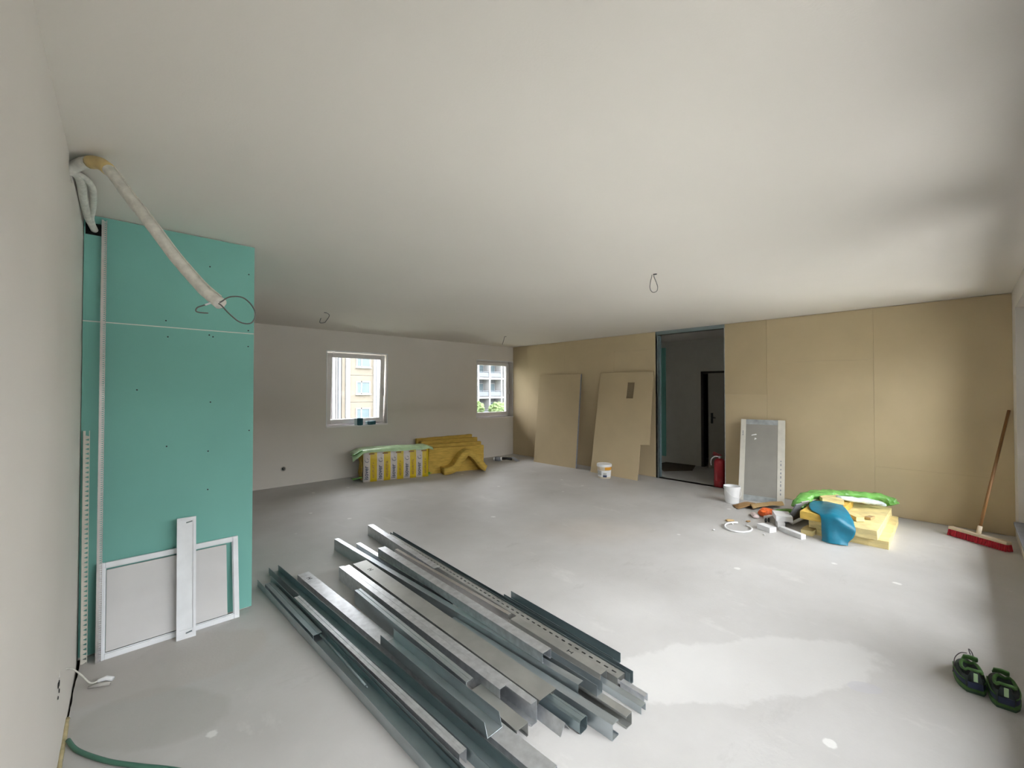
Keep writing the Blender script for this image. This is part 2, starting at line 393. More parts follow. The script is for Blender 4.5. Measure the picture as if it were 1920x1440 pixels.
# left wall with a ragged hole near the ceiling and a small box hole near the floor
def wall_with_holes(a0, a1, z0, z1, holes, fn, thick):
    """rectangular wall in (a, z) cut by rectangular holes, thickened along a vector"""
    A = sorted({a0, a1, *[h[0] for h in holes], *[h[1] for h in holes]}); Z = sorted({z0, z1, *[h[2] for h in holes], *[h[3] for h in holes]})
    mb = MB()
    idx = {}
    def V(a, z, t):
        if (a, z, t) not in idx:
            idx[(a, z, t)] = len(mb.v); mb.v.append(tuple(Vector(fn(a, z)) + Vector(thick)*t))
        return idx[(a, z, t)]
    solid = {}
    for i in range(len(A)-1):
        for j in range(len(Z)-1):
            ca, cz = (A[i]+A[i+1])/2, (Z[j]+Z[j+1])/2
            solid[i, j] = not any(h[0] < ca < h[1] and h[2] < cz < h[3] for h in holes)
    for (i, j), s in solid.items():
        if not s: continue
        a, b, c, d = A[i], A[i+1], Z[j], Z[j+1]
        for t in (0, 1): mb.f.append((V(a, c, t), V(b, c, t), V(b, d, t), V(a, d, t)))
        for (di, dj, p, q) in ((-1, 0, (a, c), (a, d)), (1, 0, (b, c), (b, d)), (0, -1, (a, c), (b, c)), (0, 1, (a, d), (b, d))):
            if not solid.get((i+di, j+dj), False):
                mb.f.append((V(*p, 0), V(*q, 0), V(*q, 1), V(*p, 1)))
    return mb
wl = wall_with_holes(YF-0.3, YB+0.3, -0.15, H, [(2.545, 2.70, 2.425, 2.50), (2.455, 2.50, 0.335, 0.365)], lambda a, z: (XL, a, z), (-0.18, 0, 0))
w_left = struct(wl.build('wall_left', 'plaster'), 'off-white plastered wall along the left edge')
for b_ in ((XL-0.17, 2.50, 2.40, XL-0.075, 2.74, 2.499), (XL-0.17, 2.43, 0.30, XL-0.07, 2.53, 0.40)):
    MB().box(b_[:3], b_[3:]).build('hole_shade_fill', 'dark_gap', w_left)  # black fill stands in for the shade deep inside each hole
hb = MB()
for dy, dz, r in ((0.0, 0.012, 0.013), (-0.026, 0.016, 0.012), (0.004, -0.02, 0.009), (-0.03, -0.03, 0.007)):
    hb.lathe([(0.0, 0), (r, 0.0), (r*0.8, 0.006), (0, 0.006)], 10)
    for k in range(len(hb.v)-40, len(hb.v)):
        x_, y_, z_ = hb.v[k]; hb.v[k] = (XL+0.001+z_*0.3, 2.45+dy+x_, 0.325+dz+y_)
hb.build('chipped_plaster', 'dark_gap', w_left)
# yellow foam squeezed out of the joint at the bottom left
fm = MB(); fm.tube([(XL+0.004, yy, 0.006+0.008*mnoise.noise(Vector((yy*9, 0, 0)))) for yy in [2.30+0.03*k for k in range(17)]], [0.009+0.005*mnoise.noise(Vector((k*1.7, 3, 0))) for k in range(17)], 7)
fm.build('foam_joint', 'foam_yellow', w_left, True)

# back wall with two windows
wb = wall_with_holes(XL-0.2, XB+0.14, -0.15, H, [(a, b, *WB_Z) for a, b in WIN_BACK], lambda a, z: (a, YB, z), (0, 0.3, 0))
w_back = struct(wb.build('wall_back', 'plaster'), 'plastered back wall with two white windows')
# window wall beside / behind the camera
wf = wall_with_holes(XL-0.2, XB+0.14, -0.15, H, [(a, b, *WF_Z) for a, b in WIN_FRONT], lambda a, z: (a, YF, z), (0, -0.3, 0))
struct(wf.build('wall_front', 'plaster'), 'plastered wall with large low-silled windows at the right edge')

def bar_frame(mb, x0, x1, z0, z1, y0, y1, w):
    mb.box((x0, y0, z0), (x0+w, y1, z1)).box((x1-w, y0, z0), (x1, y1, z1)).box((x0+w, y0, z0), (x1-w, y1, z0+w)).box((x0+w, y0, z1-w), (x1-w, y1, z1))
for n, (a, b) in enumerate(WIN_BACK):
    wz0, wz1 = WB_Z
    root = struct(thing('window_%d' % (n+1), '', '', ((a+b)/2, YB+0.15, wz0)), ['tilted white plastic window in the middle of the back wall', 'white plastic window in the far corner of the back wall'][n])
    del root['category']
    w2 = (b-a)/2; hh = wz1-wz0
    f = MB(); bar_frame(f, -w2, w2, 0.0, hh, 0.03, 0.10, 0.05)
    f.build('window_frame', 'white_pvc', root)
    sash = MB(); bar_frame(sash, -w2+0.035, w2-0.035, 0.0, hh-0.07, -0.04, 0.025, 0.075)
    so = sash.build('sash', 'white_pvc', root); so.location = (0, 0.0, 0.035)
    modify(so, bevel=0.006)
    tilt = R(3.6) if n == 0 else 0.0
    so.rotation_euler = (tilt, 0, 0)
    p = MB().box((-w2+0.105, -0.012, 0.07), (w2-0.105, -0.004, hh-0.14)).build('pane', 'glass_dimming', so)
    p = MB().box((w2-0.068, -0.075, 0.48), (w2-0.048, -0.04, 0.62)).box((w2-0.066, -0.085, 0.5), (w2-0.05, -0.07, 0.53)).build('handle', 'white_pvc', so)
    s = MB().box((-w2, -0.165, -0.02), (w2, 0.03, 0.004)).build('window_sill', 'white_pvc', root)
    rv = MB()   # plaster-bead edges of the reveal
    rv.box((-w2, -0.153, 0), (-w2+0.012, -0.148, hh)).box((w2-0.012, -0.153, 0), (w2, -0.148, hh)).box((-w2, -0.153, hh-0.02), (w2, -0.148, hh))
    rv.build('reveal_bead', 'white_metal', root)
for n, (a, b) in enumerate(WIN_FRONT):
    root = thing('window_%d' % (n+3), '', '', ((a+b)/2, YF-0.12, WF_Z[0])); del root['category']
    struct(root, ['large white window in the wall beside the camera', 'large white window at the right edge beside the board wall'][n])
    w2 = (b-a)/2; hh = WF_Z[1]-WF_Z[0]
    f = MB(); bar_frame(f, -w2, w2, 0, hh, -0.08, 0.0, 0.055)
    f.build('window_frame', 'white_pvc', root)
    k = 2 if n == 0 else 3
    for i in range(k):
        xa = -w2+0.055+(2*w2-0.11)*i/k; xb_ = -w2+0.055+(2*w2-0.11)*(i+1)/k
        sa = MB(); bar_frame(sa, xa+0.004, xb_-0.004, 0.058, hh-0.058, -0.05, 0.03, 0.065)
        so = sa.build('sash', 'white_pvc', root)
        MB().box((xa+0.06, -0.015, 0.11), (xb_-0.06, -0.007, hh-0.11)).build('pane', 'glass', so)
    MB().box((-w2, -0.02, -0.02), (w2, 0.15, 0.004)).build('window_sill', 'grey_board_dark', root)

# board wall on the right with the door opening (a stud core behind single boards)
core = wall_with_holes(YF-0.3, YB+0.3, -0.15, H, [(2.469, 3.60, 0.0, 2.44)], lambda a, z: (XB+0.0125, a, z), (0.10, 0, 0))
w_right = struct(core.build('wall_right', 'board_edge'), 'wall of beige boards with the dark doorway')
J = 0.0008
BOARDS = [  # y0, y1, z0, z1, proud, material
    (YF, 0.75, 0.0, 0.575, 0.0, 'board'), (YF, 0.75, 0.575, 2.493, 0.0, 'board'),
    (0.75, 1.905, 0.0, 1.873, 0.0, 'board'), (0.75, 1.905, 1.873, 2.494, 0.0, 'board'),
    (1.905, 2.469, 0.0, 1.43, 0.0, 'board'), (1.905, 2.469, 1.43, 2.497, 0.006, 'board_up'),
    (3.60, 4.43, 0.0, 2.2, 0.0, 'board'), (3.60, 4.43, 2.2, 2.494, 0.0, 'board'),
    (4.43, 5.63, 0.0, 1.25, 0.0, 'board'), (4.43, 5.63, 1.25, 2.494, 0.0, 'board'),
    (5.63, 6.72, 0.0, 2.494, 0.0, 'board'), (6.72, YB, 0.0, 2.494, 0.0, 'board')]
for y0, y1, z0, z1, pr, mm in BOARDS:
    MB().box((XB-pr, y0+J, z0+(0.006 if z0 == 0 else J)), (XB+0.0125, y1-J, z1-J)).build('board', mm, w_right)
# steel lining of the opening
st = MB().box((XB-0.001, 3.575, 0.0), (XB+0.11, 3.5985, 2.44)).box((XB-0.001, 3.555, 0), (XB+0.002, 3.5985, 2.44)).box((XB+0.108, 3.555, 0), (XB+0.111, 3.5985, 2.44))
st.build('door_stud', 'galv_dark', w_right)
MB().box((XB-0.001, 2.4705, 0.0), (XB+0.11, 2.480, 2.44)).build('door_stud', 'galv_light', w_right)
MB().box((XB-0.003, 2.469, 2.44), (XB+0.112, 3.6, 2.499)).build('door_track', 'galv_dark', w_right)

# hallway beyond the opening
hw = MB().box((8.3, 3.51, 0), (8.4, 4.45, H)).box((8.3, 3.0, 1.86), (8.4, 3.51, H)).box((8.3, 1.9, 0), (8.4, 3.0, H))
w_hall = struct(hw.build('wall_hall', 'hall_dark'), 'grey plastered hallway wall behind the doorway')
struct(MB().box((6.797, 4.45, 0), (8.5, 4.55, H)).box((6.797, 1.8, 0), (8.5, 1.9, H)).build('wall_hall_end', 'hall_dark'))
gp = MB().box((8.285, 4.24, 0.12), (8.2995, 4.449, 2.38)).build('board', 'green', w_hall); gp['label'] = 'green board strip beside the doorway'
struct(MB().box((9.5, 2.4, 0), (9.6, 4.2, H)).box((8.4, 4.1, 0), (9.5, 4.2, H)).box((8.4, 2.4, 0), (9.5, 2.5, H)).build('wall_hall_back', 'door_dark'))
dr = struct(thing('door_1', '', '', (8.30, 3.33, 0))); del dr['category']; dr['label'] = 'grey brown door standing ajar at the end of the hallway'
MB().box((-0.02, 0.135, 0), (0.10, 0.18, 1.86)).box((-0.02, -0.33, 0), (0.10, -0.285, 1.86)).box((-0.02, -0.33, 1.815), (0.10, 0.18, 1.86)).build('door_frame', 'door_dark', dr)
leaf = MB().box((-0.07, -0.29, 0.01), (-0.03, 0.02, 1.82)).build('door_leaf', 'door_leaf', dr)
MB().box((-0.082, -0.07, 0.86), (-0.07, -0.03, 1.06)).tube([(-0.08, -0.05, 0.97), (-0.115, -0.05, 0.97), (-0.115, -0.13, 0.97)], 0.009).build('handle', 'black', leaf)
dm = MB().slab([(7.30, 3.78, 0.0), (7.75, 3.45, 0.0), (8.27, 3.62, 0.0), (8.22, 4.2, 0.0), (7.8, 4.22, 0.0)], (0, 0, 0.012))
tag(dm.build('doormat', 'hall_mat'), 'dark brown mat on the hallway floor behind the doorway', 'doormat')

# green boarded shaft beside the left wall
core = MB().box((XL+0.001, YG+0.0125, -0.01), (XG-0.0125, YG+1.4, H)).build('wall_shaft', 'gypsum')
struct(core, 'green moisture-board shaft in the left corner')
ub = MB()
# upper board with the pipe hole cut out of its left edge
ub = wall_with_holes(XL+0.003, XG, 1.893, 2.494, [(-0.176, -0.108, 2.383, 2.452)], lambda a, z: (a, YG, z), (0, 0.0125, 0)).build('board', 'green', core)
MB().box((XL+0.003, YG, 0.008), (XG, YG+0.0125, 1.887)).build('board', 'green', core)
MB().box((XG-0.0125, YG+0.013, 0.008), (XG, YG+1.4, 2.494)).build('board', 'green', core)
MB().box((-0.176, YG+0.0095, 2.383), (-0.108, YG+0.0124, 2.452)).build('hole_shade_fill', 'dark_gap', core)  # black plate painted in for the shade inside the pipe hole
MB().box((XL+0.003, YG+0.002, 1.886), (XG, YG+0.0125, 1.894)).build('joint_filler', 'gypsum', core)
sc_me = None
for x_, z_ in ((0.40, 2.31), (0.18, 1.93), (0.40, 1.86), (0.62, 1.91), (0.62, 1.80), (0.19, 1.83), (0.42, 1.85), (0.41, 1.42), (0.63, 1.22), (0.19, 1.15), (0.40, 1.1), (0.40, 0.85), (0.62, 2.3), (0.05, 1.5)):
    if sc_me is None:
        s0 = MB().lathe([(0, 0), (0.0045, 0), (0.0045, 0.0015), (0.0, 0.0015)], 8); s0.v = [(a, -c, b) for a, b, c in s0.v]
        o = s0.build('screw', 'mark', core); sc_me = o.data
    else: o = shared(sc_me, 'screw', core)
    o.location = (x_, YG, z_)

# flush-mounted socket box in the back wall
sb = thing('socket_box', 'small round empty socket box in the back wall', 'socket', (1.811, YB, 0.274))
r0 = MB().lathe([(0.022, 0.0), (0.034, 0.0), (0.036, 0.004), (0.022, 0.004)], 20); r0.v = [(a, -c, b) for a, b, c in r0.v]; r0.build('rim', 'grey_board', sb, True)
r0 = MB().lathe([(0.0, 0.001), (0.023, 0.001), (0.02, 0.002), (0, 0.002)], 16); r0.v = [(a, -c, b) for a, b, c in r0.v]; r0.build('cavity', 'mark', sb)
r0 = MB().tube([(0.0, -0.002, 0.012), (0.01, -0.012, 0.0), (0.004, -0.01, -0.012)], 0.003, 6); r0.build('wire', 'grey_board', sb)

# ---------------------------------------------------------------- steel profiles on the floor
def offset_poly(P, t):
    """thin-walled outline: polyline P (x,z) thickened by t to its left, mitred"""
    P = [Vector(p) for p in P]; n = len(P); nr = []
    for i in range(n-1):
        d = (P[i+1]-P[i]).normalized(); nr.append(Vector((-d.y, d.x)))
    Q = []
    for i in range(n):
        if i == 0: Q.append(P[0]+nr[0]*t)
        elif i == n-1: Q.append(P[-1]+nr[-1]*t)
        else:
            m = (nr[i-1]+nr[i]); m = m/max(m.length_squared, 0.2)*2*t*1.0
            Q.append(P[i]+m*1.0)
    return P, Q
def section(kind, w, h, lip=0.009, g=0.0):
    gr = [(w*0.40, h), (w*0.46, h-g), (w*0.54, h-g), (w*0.60, h)] if g else []
    if kind == 'U': return [(0, h), (0, 0), (w, 0), (w, h)]
    if kind == 'UD': return [(w, 0), (w, h)] + gr[::-1] + [(0, h), (0, 0)]
    if kind == 'CD': return [(w-lip, 0), (w, 0), (w, h)] + gr[::-1] + [(0, h), (0, 0), (lip, 0)]
    if kind == 'CL': return [(w, h-lip), (w, h)] + gr[::-1] + [(0, h), (0, 0), (w, 0), (w, lip)]     # web on the left
    if kind == 'CR': return [(0, lip), (0, 0), (w, 0), (w, h)] + gr[::-1] + [(0, h), (0, h-lip)]     # web on the right
    if kind == 'V': return [(w, 0), (w*0.5, h), (0, 0)]
    if kind == 'BOX': return [(w*0.62, h), (w-0.008, h), (w, h-0.008), (w, 0.008), (w-0.008, 0), (0.008, 0), (0, 0.008), (0, h-0.008), (0.008, h), (w*0.6, h)][::-1]
def frame_of(pn, pf):
    """local frame: origin at the near left bottom edge, +y along the profile to its far end"""
    a, b = Vector(pn), Vector(pf); Y = (b-a).normalized(); X = Y.cross(Vector((0, 0, 1))).normalized(); Z = X.cross(Y)
    m = Matrix((X, Y, Z)).transposed().to_4x4(); m.translation = a
    return m, (b-a).length
PROFILES = []
def profile(name, label, kind, w, h, pn, pf, m='galv', t=0.0012, g=0.0, marks=(), slots=False, group='steel profiles on the floor', cut=0.0):
    root = thing(name, label, 'steel profile', group=group)
    mw, ln = frame_of(pn, pf); root.matrix_world = mw
    mb = MB()
    if slots:
        mb.box((0, 0, 0), (t, ln, h)).box((w-t, 0, 0), (w, ln, h))
        c0, c1 = w*0.42, w*0.58; z0, z1 = h-t, h       # web on top, pierced by a row of slots
        mb.box((0, 0, z0), (c0, ln, z1)).box((c1, 0, z0), (w, ln, z1))
        yy = 0.03; sl, gp_ = 0.026, 0.024
        mb.box((c0, 0, z0), (c1, yy, z1))
        while yy < ln:
            mb.box((c0, min(ln, yy+sl), z0), (c1, min(ln, yy+sl+gp_), z1)); yy += sl+gp_
    else:
        A, B = offset_poly(section(kind, w, h, g=g), t)
        n = len(A); ring = list(A)+list(reversed(B)); k = len(ring)
        vs = [(p.x, 0.0 + cut*(p.y/h if h else 0), p.y) for p in ring] + [(p.x, ln, p.y) for p in ring]
        fs = [(i, (i+1) % k, (i+1) % k+k, i+k) for i in range(k)]
        for i in range(n-1):
            q = (i, i+1, k-2-i, k-1-i); fs.append(q); fs.append(tuple(j+k for j in q[::-1]))
        mb.add(vs, fs)
    mb.build('channel', m, root)
    for my in marks:      # punched letter H
        z = h+0.0006; c = w*0.5; s_ = min(0.018, w*0.2)
        hm = MB().box((c-s_, ln-my-0.016, z-0.0005), (c+s_, ln-my-0.012, z+0.0006)).box((c-s_, ln-my+0.012, z-0.0005), (c+s_, ln-my+0.016, z+0.0006)).box((c-0.002, ln-my-0.012, z-0.0005), (c+0.002, ln-my+0.012, z+0.0006))
        hm.build('punched_mark', 'mark', root)
    PROFILES.append(root); return root
def lerp_ext(xn, yn, xf, yf, y):
    return xn + (xf-xn)*(y-yn)/(yf-yn)

profile('u_track', 'leftmost wide steel track of the pile, open side up, running out of the picture', 'U', 0.092, 0.05, (0.900, 0.95, 0), (0.755, 3.69, 0), 'galv')
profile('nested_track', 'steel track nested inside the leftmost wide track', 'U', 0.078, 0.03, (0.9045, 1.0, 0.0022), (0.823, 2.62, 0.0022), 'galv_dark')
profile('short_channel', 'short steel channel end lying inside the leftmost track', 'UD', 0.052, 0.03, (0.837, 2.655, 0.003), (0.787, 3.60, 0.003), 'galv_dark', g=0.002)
rod = MB().tube([(0.866, 2.62, 0.040), (0.885, 2.02, 0.040)], 0.006, 8).tube([(0.885, 2.02, 0.040), (0.8855, 2.005, 0.040)], [0.0064, 0.003], 8)
tag(rod.build('threaded_rod', 'galv_dark', None, True), 'thin dark rod lying along the inside of the leftmost track', 'rod')
profile('furring_channel', 'narrow pale steel channel with a grooved top, second from the left of the pile', 'UD', 0.037, 0.058, (0.984, 1.372, 0), (0.874, 3.18, 0), 'galv_light', g=0.002)
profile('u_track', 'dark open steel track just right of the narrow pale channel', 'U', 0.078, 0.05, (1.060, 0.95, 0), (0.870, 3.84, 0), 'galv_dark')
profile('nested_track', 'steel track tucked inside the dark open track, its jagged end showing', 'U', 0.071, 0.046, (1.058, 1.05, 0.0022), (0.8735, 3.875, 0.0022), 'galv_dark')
profile('c_stud', 'flat steel stud with punched letter near its far end, left part of the pile', 'CD', 0.086, 0.05, (1.152, 1.078, 0), (1.003, 3.565, 0), 'galv_light', marks=(0.13,))
profile('u_track', 'wide steel track lying open on top of the left half of the pile', 'U', 0.085, 0.055, (1.118, 1.36, 0.0515), (1.078, 2.27, 0.0515), 'galv', cut=0.02)
profile('c_stud', 'steel stud on its side with dark web, left of the lettered bright studs', 'CL', 0.043, 0.10, (1.212, 1.635, 0), (1.189, 2.908, 0), 'galv', g=0.002)
profile('stud_offcut', 'short stud offcut at the near end between the open track and bright studs', 'CD', 0.068, 0.058, (1.2285, 1.30, 0), (1.2285, 1.625, 0), 'galv_warm')
profile('c_stud', 'bright steel stud on its side, left one of the lettered pair', 'CL', 0.038, 0.10, (1.298, 1.49, 0), (1.253, 3.373, 0), 'galv_light')
profile('c_stud', 'bright steel stud on its side, right one of the lettered pair, curled near end', 'CR', 0.038, 0.10, (1.340, 1.325, 0), (1.293, 3.36, 0), 'galv_light')
profile('c_stud', 'widest flat grey stud across the middle of the pile, punched letter at far end', 'CD', 0.112, 0.036, (1.386, 1.335, 0.0625), (1.358, 3.36, 0.0625), 'galv_warm', marks=(0.2,), cut=-0.02)
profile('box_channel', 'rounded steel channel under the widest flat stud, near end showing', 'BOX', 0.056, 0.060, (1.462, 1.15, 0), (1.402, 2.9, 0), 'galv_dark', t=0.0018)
profile('angle_profile', 'short bright angle profile ridge-up at the near end under the widest stud', 'V', 0.062, 0.045, (1.394, 1.20, 0), (1.380, 1.85, 0), 'galv_light')
profile('c_stud', 'long teal grey stud on its side along the right of the widest stud', 'CL', 0.040, 0.10, (1.592, 1.26, 0), (1.452, 4.03, 0), 'galv')
profile('box_channel', 'boxy steel channel reaching out nearest at the bottom of the pile', 'CL', 0.048, 0.068, (1.540, 1.035, 0), (1.493, 2.2, 0), 'galv', t=0.0018)
profile('c_stud', 'long bright stud on top of the pile, web side up, square near end', 'CD', 0.064, 0.05, (1.580, 1.48, 0.1012), (1.594, 3.41, 0.1012), 'galv_light')
profile('c_stud', 'pale short-topped stud on its side with far end below the bright top stud', 'CL', 0.036, 0.10, (1.595, 2.30, 0), (1.560, 3.78, 0), 'alu')
profile('box_channel', 'boxy channel second nearest at the bottom right of the pile', 'CR', 0.044, 0.055, (1.640, 1.03, 0), (1.640, 2.1, 0), 'galv_warm', t=0.0018)
profile('u_track', 'narrow steel track open upwards below the end of the bright top stud', 'U', 0.042, 0.05, (1.645, 1.19, 0.0565), (1.643, 2.1, 0.0565), 'galv')
profile('c_stud', 'bright topped stud reaching farthest back in the pile', 'CL', 0.055, 0.10, (1.790, 2.84, 0), (1.857, 4.208, 0), 'galv_light')
profile('rounded_channel', 'pale channel with rounded shiny top ending halfway along the pile', 'CL', 0.026, 0.10, (1.764, 1.945, 0), (1.751, 3.41, 0), 'alu')
profile('c_stud', 'flat grey stud with punched letter beside the slotted track', 'CD', 0.052, 0.078, (1.757, 1.25, 0), (1.768, 1.93, 0), 'galv_warm', marks=(0.46,))
profile('small_channel', 'small channel sticking out nearest at the right of the pile', 'UD', 0.040, 0.034, (1.764, 1.03, 0), (1.772, 1.75, 0), 'galv')
profile('slotted_track', 'long steel channel with a row of black slots along the right of the pile', 'UD', 0.062, 0.05, (1.831, 1.20, 0), (1.920, 3.93, 0), 'galv_warm', slots=True)
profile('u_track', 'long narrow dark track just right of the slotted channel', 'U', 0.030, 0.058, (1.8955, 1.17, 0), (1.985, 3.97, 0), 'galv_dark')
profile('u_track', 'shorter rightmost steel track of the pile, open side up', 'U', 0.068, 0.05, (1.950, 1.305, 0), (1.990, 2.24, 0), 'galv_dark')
profile('small_channel', 'small bright channel end in front of the slotted channel', 'UD', 0.030, 0.034, (1.836, 1.055, 0), (1.841, 1.192, 0), 'galv_light')

# ---------------------------------------------------------------- corner beads and access panel by the green shaft
def bead(name, label, base, top, leaf, teeth, m, sx=1):
    root = thing(name, label, 'corner bead')
    b, t = Vector(base), Vector(top); Z = (t-b).normalized(); ln = (t-b).length
    X = Vector((1, 0, 0)); X = (X-Z*X.dot(Z)).normalized(); Y = Z.cross(X)
    mw = Matrix((X, Y, Z)).transposed().to_4x4(); mw.translation = b; root.matrix_world = mw
    MB().box((-0.006, -0.014, 0), (0.004, -0.0126, ln)).box((-0.006, -0.014, 0), (-0.0046, 0.004, ln)).build('corner_strip', m, root)
    tm = MB(); n = int(ln/teeth)
    for i in range(n):
        z = i*teeth
        tm.slab([(0.004, -0.0137, z), (leaf, -0.0137, z+teeth*0.30), (leaf, -0.0137, z+teeth*0.62), (0.004, -0.0137, z+teeth*0.92)], (0, 0.001, 0))
    tm.box((leaf-0.003, -0.0137, 0), (leaf, -0.0127, ln))
    tm.build('perforated_leaf', m, root)
    return root
bead('corner_bead', 'tall shiny perforated corner bead leaning against the green boards', (-0.103, 3.258, 0), (-0.104, 3.356, 2.475), 0.017, 0.012, 'alu')
bead('corner_bead', 'short pale perforated corner bead in the corner beside the left wall', (-0.162, 3.300, 0), (-0.166, 3.356, 1.27), 0.021, 0.026, 'bead_pvc')

def leaning(base, u, v):
    """frame with local x along u (width), local z along v (up the leaning face), y into the face"""
    u, v = Vector(u), Vector(v); X = u.normalized(); Z = (v-X*v.dot(X)).normalized(); Y = Z.cross(X)
    m = Matrix((X, Y, Z)).transposed().to_4x4(); m.translation = Vector(base); return m
ap = thing('access_panel', 'white framed access panel with grey infill leaning on the green boards', 'access panel')
ap.matrix_world = leaning((-0.104, 3.255, 0.0), (0.675, 0.012, 0), (-0.006, 0.070, 0.515))
W_, H_ = 0.672, 0.522
f = MB(); bar_frame(f, 0, W_, 0, H_, 0, 0.022, 0.030); fo = f.build('outer_frame', 'white_metal', ap); modify(fo, bevel=0.003)
f = MB(); bar_frame(f, 0.030, W_-0.030, 0.030, H_-0.030, 0.010, 0.016, 0.004); f.build('inner_lip', 'white_metal', ap)
pn = MB().box((0.036, 0.004, 0.040), (W_-0.066, 0.018, H_-0.042)).build('infill_board', 'grey_gypsum', ap)
lt = MB().lathe([(0, 0), (0.010, 0), (0.010, 0.003), (0.006, 0.003), (0.006, 0.001), (0, 0.001)], 14); lt.v = [(0.375+a, 0.003-c, H_-0.075+b) for a, b, c in lt.v]; lt.build('latch', 'orange_bag', ap)
sp_ = thing('narrow_hatch', 'narrow white metal strip panel standing across the framed access panel', 'access panel')
sp_.matrix_world = leaning((0.236, 3.205, 0.0), (0.094, -0.004, 0), (-0.003, 0.088, 0.70))
f = MB(); bar_frame(f, 0, 0.094, 0, 0.712, 0, 0.018, 0.014); f.build('outer_frame', 'white_metal', sp_)
MB().box((0.014, 0.007, 0.014), (0.080, 0.013, 0.698)).build('infill_sheet', 'white_metal', sp_)
for z_ in (0.660, 0.014): MB().box((0.012, 0.003, z_), (0.082, 0.008, z_+0.037)).build('end_plate', 'white_metal', sp_)
for z_ in (0.03, 0.68): MB().tube([(0.045, 0.0025, z_), (0.075, 0.0005, z_+0.006)], 0.004, 6).build('clip', 'galv_dark', sp_)

# ---------------------------------------------------------------- pipes and cables on the left
pp = thing('taped_pipe', 'white taped pipe bundle arching out of the left wall near the ceiling', 'pipe', (XL, 2.60, 2.448))
def rel(P, o): return [tuple(Vector(p)-Vector(o)) for p in P]
PIPE = [(-0.24, 2.625, 2.430), (-0.190, 2.602, 2.448), (-0.162, 2.580, 2.466), (-0.127, 2.522, 2.468), (-0.084, 2.456, 2.450), (-0.042, 2.391, 2.390), (0.0, 2.327, 2.303), (0.048, 2.256, 2.211), (0.096, 2.187, 2.117), (0.143, 2.132, 2.028), (0.189, 2.077, 1.951), (0.227, 2.029, 1.891), (0.271, 1.976, 1.837)]
path = catmull(rel(PIPE, (XL, 2.60, 2.448)), 5)
rad = [0.0235+0.0022*mnoise.noise(Vector((i*0.9, 0, 2))) for i in range(len(path))]
MB().tube(path, rad, 12).build('pipe_wrap', 'cable_white', pp, True)
tp = path[16:24]; MB().tube(tp, [0.0262]*len(tp), 12).build('tape_band', 'tape_yellow', pp, True)
for dx in (-0.007, 0.008):   # lengthwise lapped edge of the wrap
    MB().tube([p+Vector((dx*0.8, -0.018, 0.013+dx)) for p in path[24:-1]], 0.0028, 5).build('wrap_seam', 'cable_white', pp, True)
THIN = [(0.262, 1.985, 1.85), (0.269, 1.964, 1.842), (0.294, 1.941, 1.862), (0.332, 1.906, 1.860), (0.361, 1.880, 1.824), (0.369, 1.873, 1.789), (0.356, 1.886, 1.760), (0.325, 1.914, 1.764), (0.294, 1.942, 1.797), (0.268, 1.966, 1.833), (0.248, 1.984, 1.841), (0.225, 2.002, 1.831), (0.202, 2.022, 1.820), (0.201, 2.026, 1.804), (0.233, 1.998, 1.799)]
th = catmull(rel(THIN, (XL, 2.60, 2.448)), 5)
MB().tube(th, 0.0026, 7).build('control_cable', 'cable_grey', pp, True)
MB().tube(th[49:56], 0.0036, 7).build('cable_marker', 'white_plastic', pp, True)
p2 = thing('pipe_pair', 'pair of grey-white pipes running from the left wall into the green boards', 'pipe', (XL, 2.66, 2.45))
for off, r_, sg in ((Vector((0.0, 0, 0)), 0.017, 1), (Vector((0.034, 0.0, 0.006)), 0.0125, -1)):
    P = [(-0.255, 2.645, 2.455), (-0.175, 2.675, 2.462), (-0.162, 2.80, 2.464), (-0.164, 2.95, 2.458), (-0.162, 3.10, 2.448), (-0.158, 3.22, 2.434), (-0.146, 3.31, 2.421), (-0.138, 3.40, 2.416)]
    bow = [0, 0.3, 1.0, 1.1, 0.8, 0.35, 0.1, 0]
    MB().tube(catmull([tuple(Vector(p)+off*b_-Vector((XL, 2.66, 2.45))) for p, b_ in zip(P, bow)], 5), r_, 10).build('insulated_pipe', 'cable_white', p2, True)

# ceiling lamp wires
def wire(label, loc, pts, r=0.0032, hole=True):
    o = thing('ceiling_wire', label, 'wire', loc, group='loose wires hanging from the ceiling')
    MB().tube(catmull(pts, 6), r, 6).build('cable', 'cable_grey', o, True)
    if hole: MB().lathe([(0, 0), (0.018, 0), (0.014, -0.004), (0, -0.004)], 12).build('outlet', 'mark', o)
    return o
wr = Vector((0.7345, -0.679, 0))
def loopw(P): return [tuple(wr*a + Vector((0, 0, b))) for a, b in P]
wire('teardrop loop of grey wire hanging from the ceiling near the doorway', (3.35, 1.806, H), loopw([(0.0, 0.0), (-0.010, -0.010), (-0.006, -0.03), (0.010, -0.07), (0.022, -0.11), (0.016, -0.145), (-0.01, -0.158), (-0.03, -0.15), (-0.044, -0.12), (-0.040, -0.07), (-0.030, -0.03), (-0.026, -0.006)]), 0.0032)
wire('short hooked wire on the ceiling above the left back window', (1.887, 5.599, H), loopw([(0.0, 0.0), (0.025, -0.01), (0.05, -0.03), (0.045, -0.06), (0.01, -0.11), (-0.01, -0.13), (-0.07, -0.13), (-0.055, -0.07)]), 0.0045)
wire('short straight wire stub on the ceiling near the far corner', (5.222, 5.829, H), loopw([(0.0, 0.0), (-0.02, -0.004), (-0.03, -0.05), (-0.045, -0.10), (-0.06, -0.14), (-0.055, -0.145)]), 0.0055)

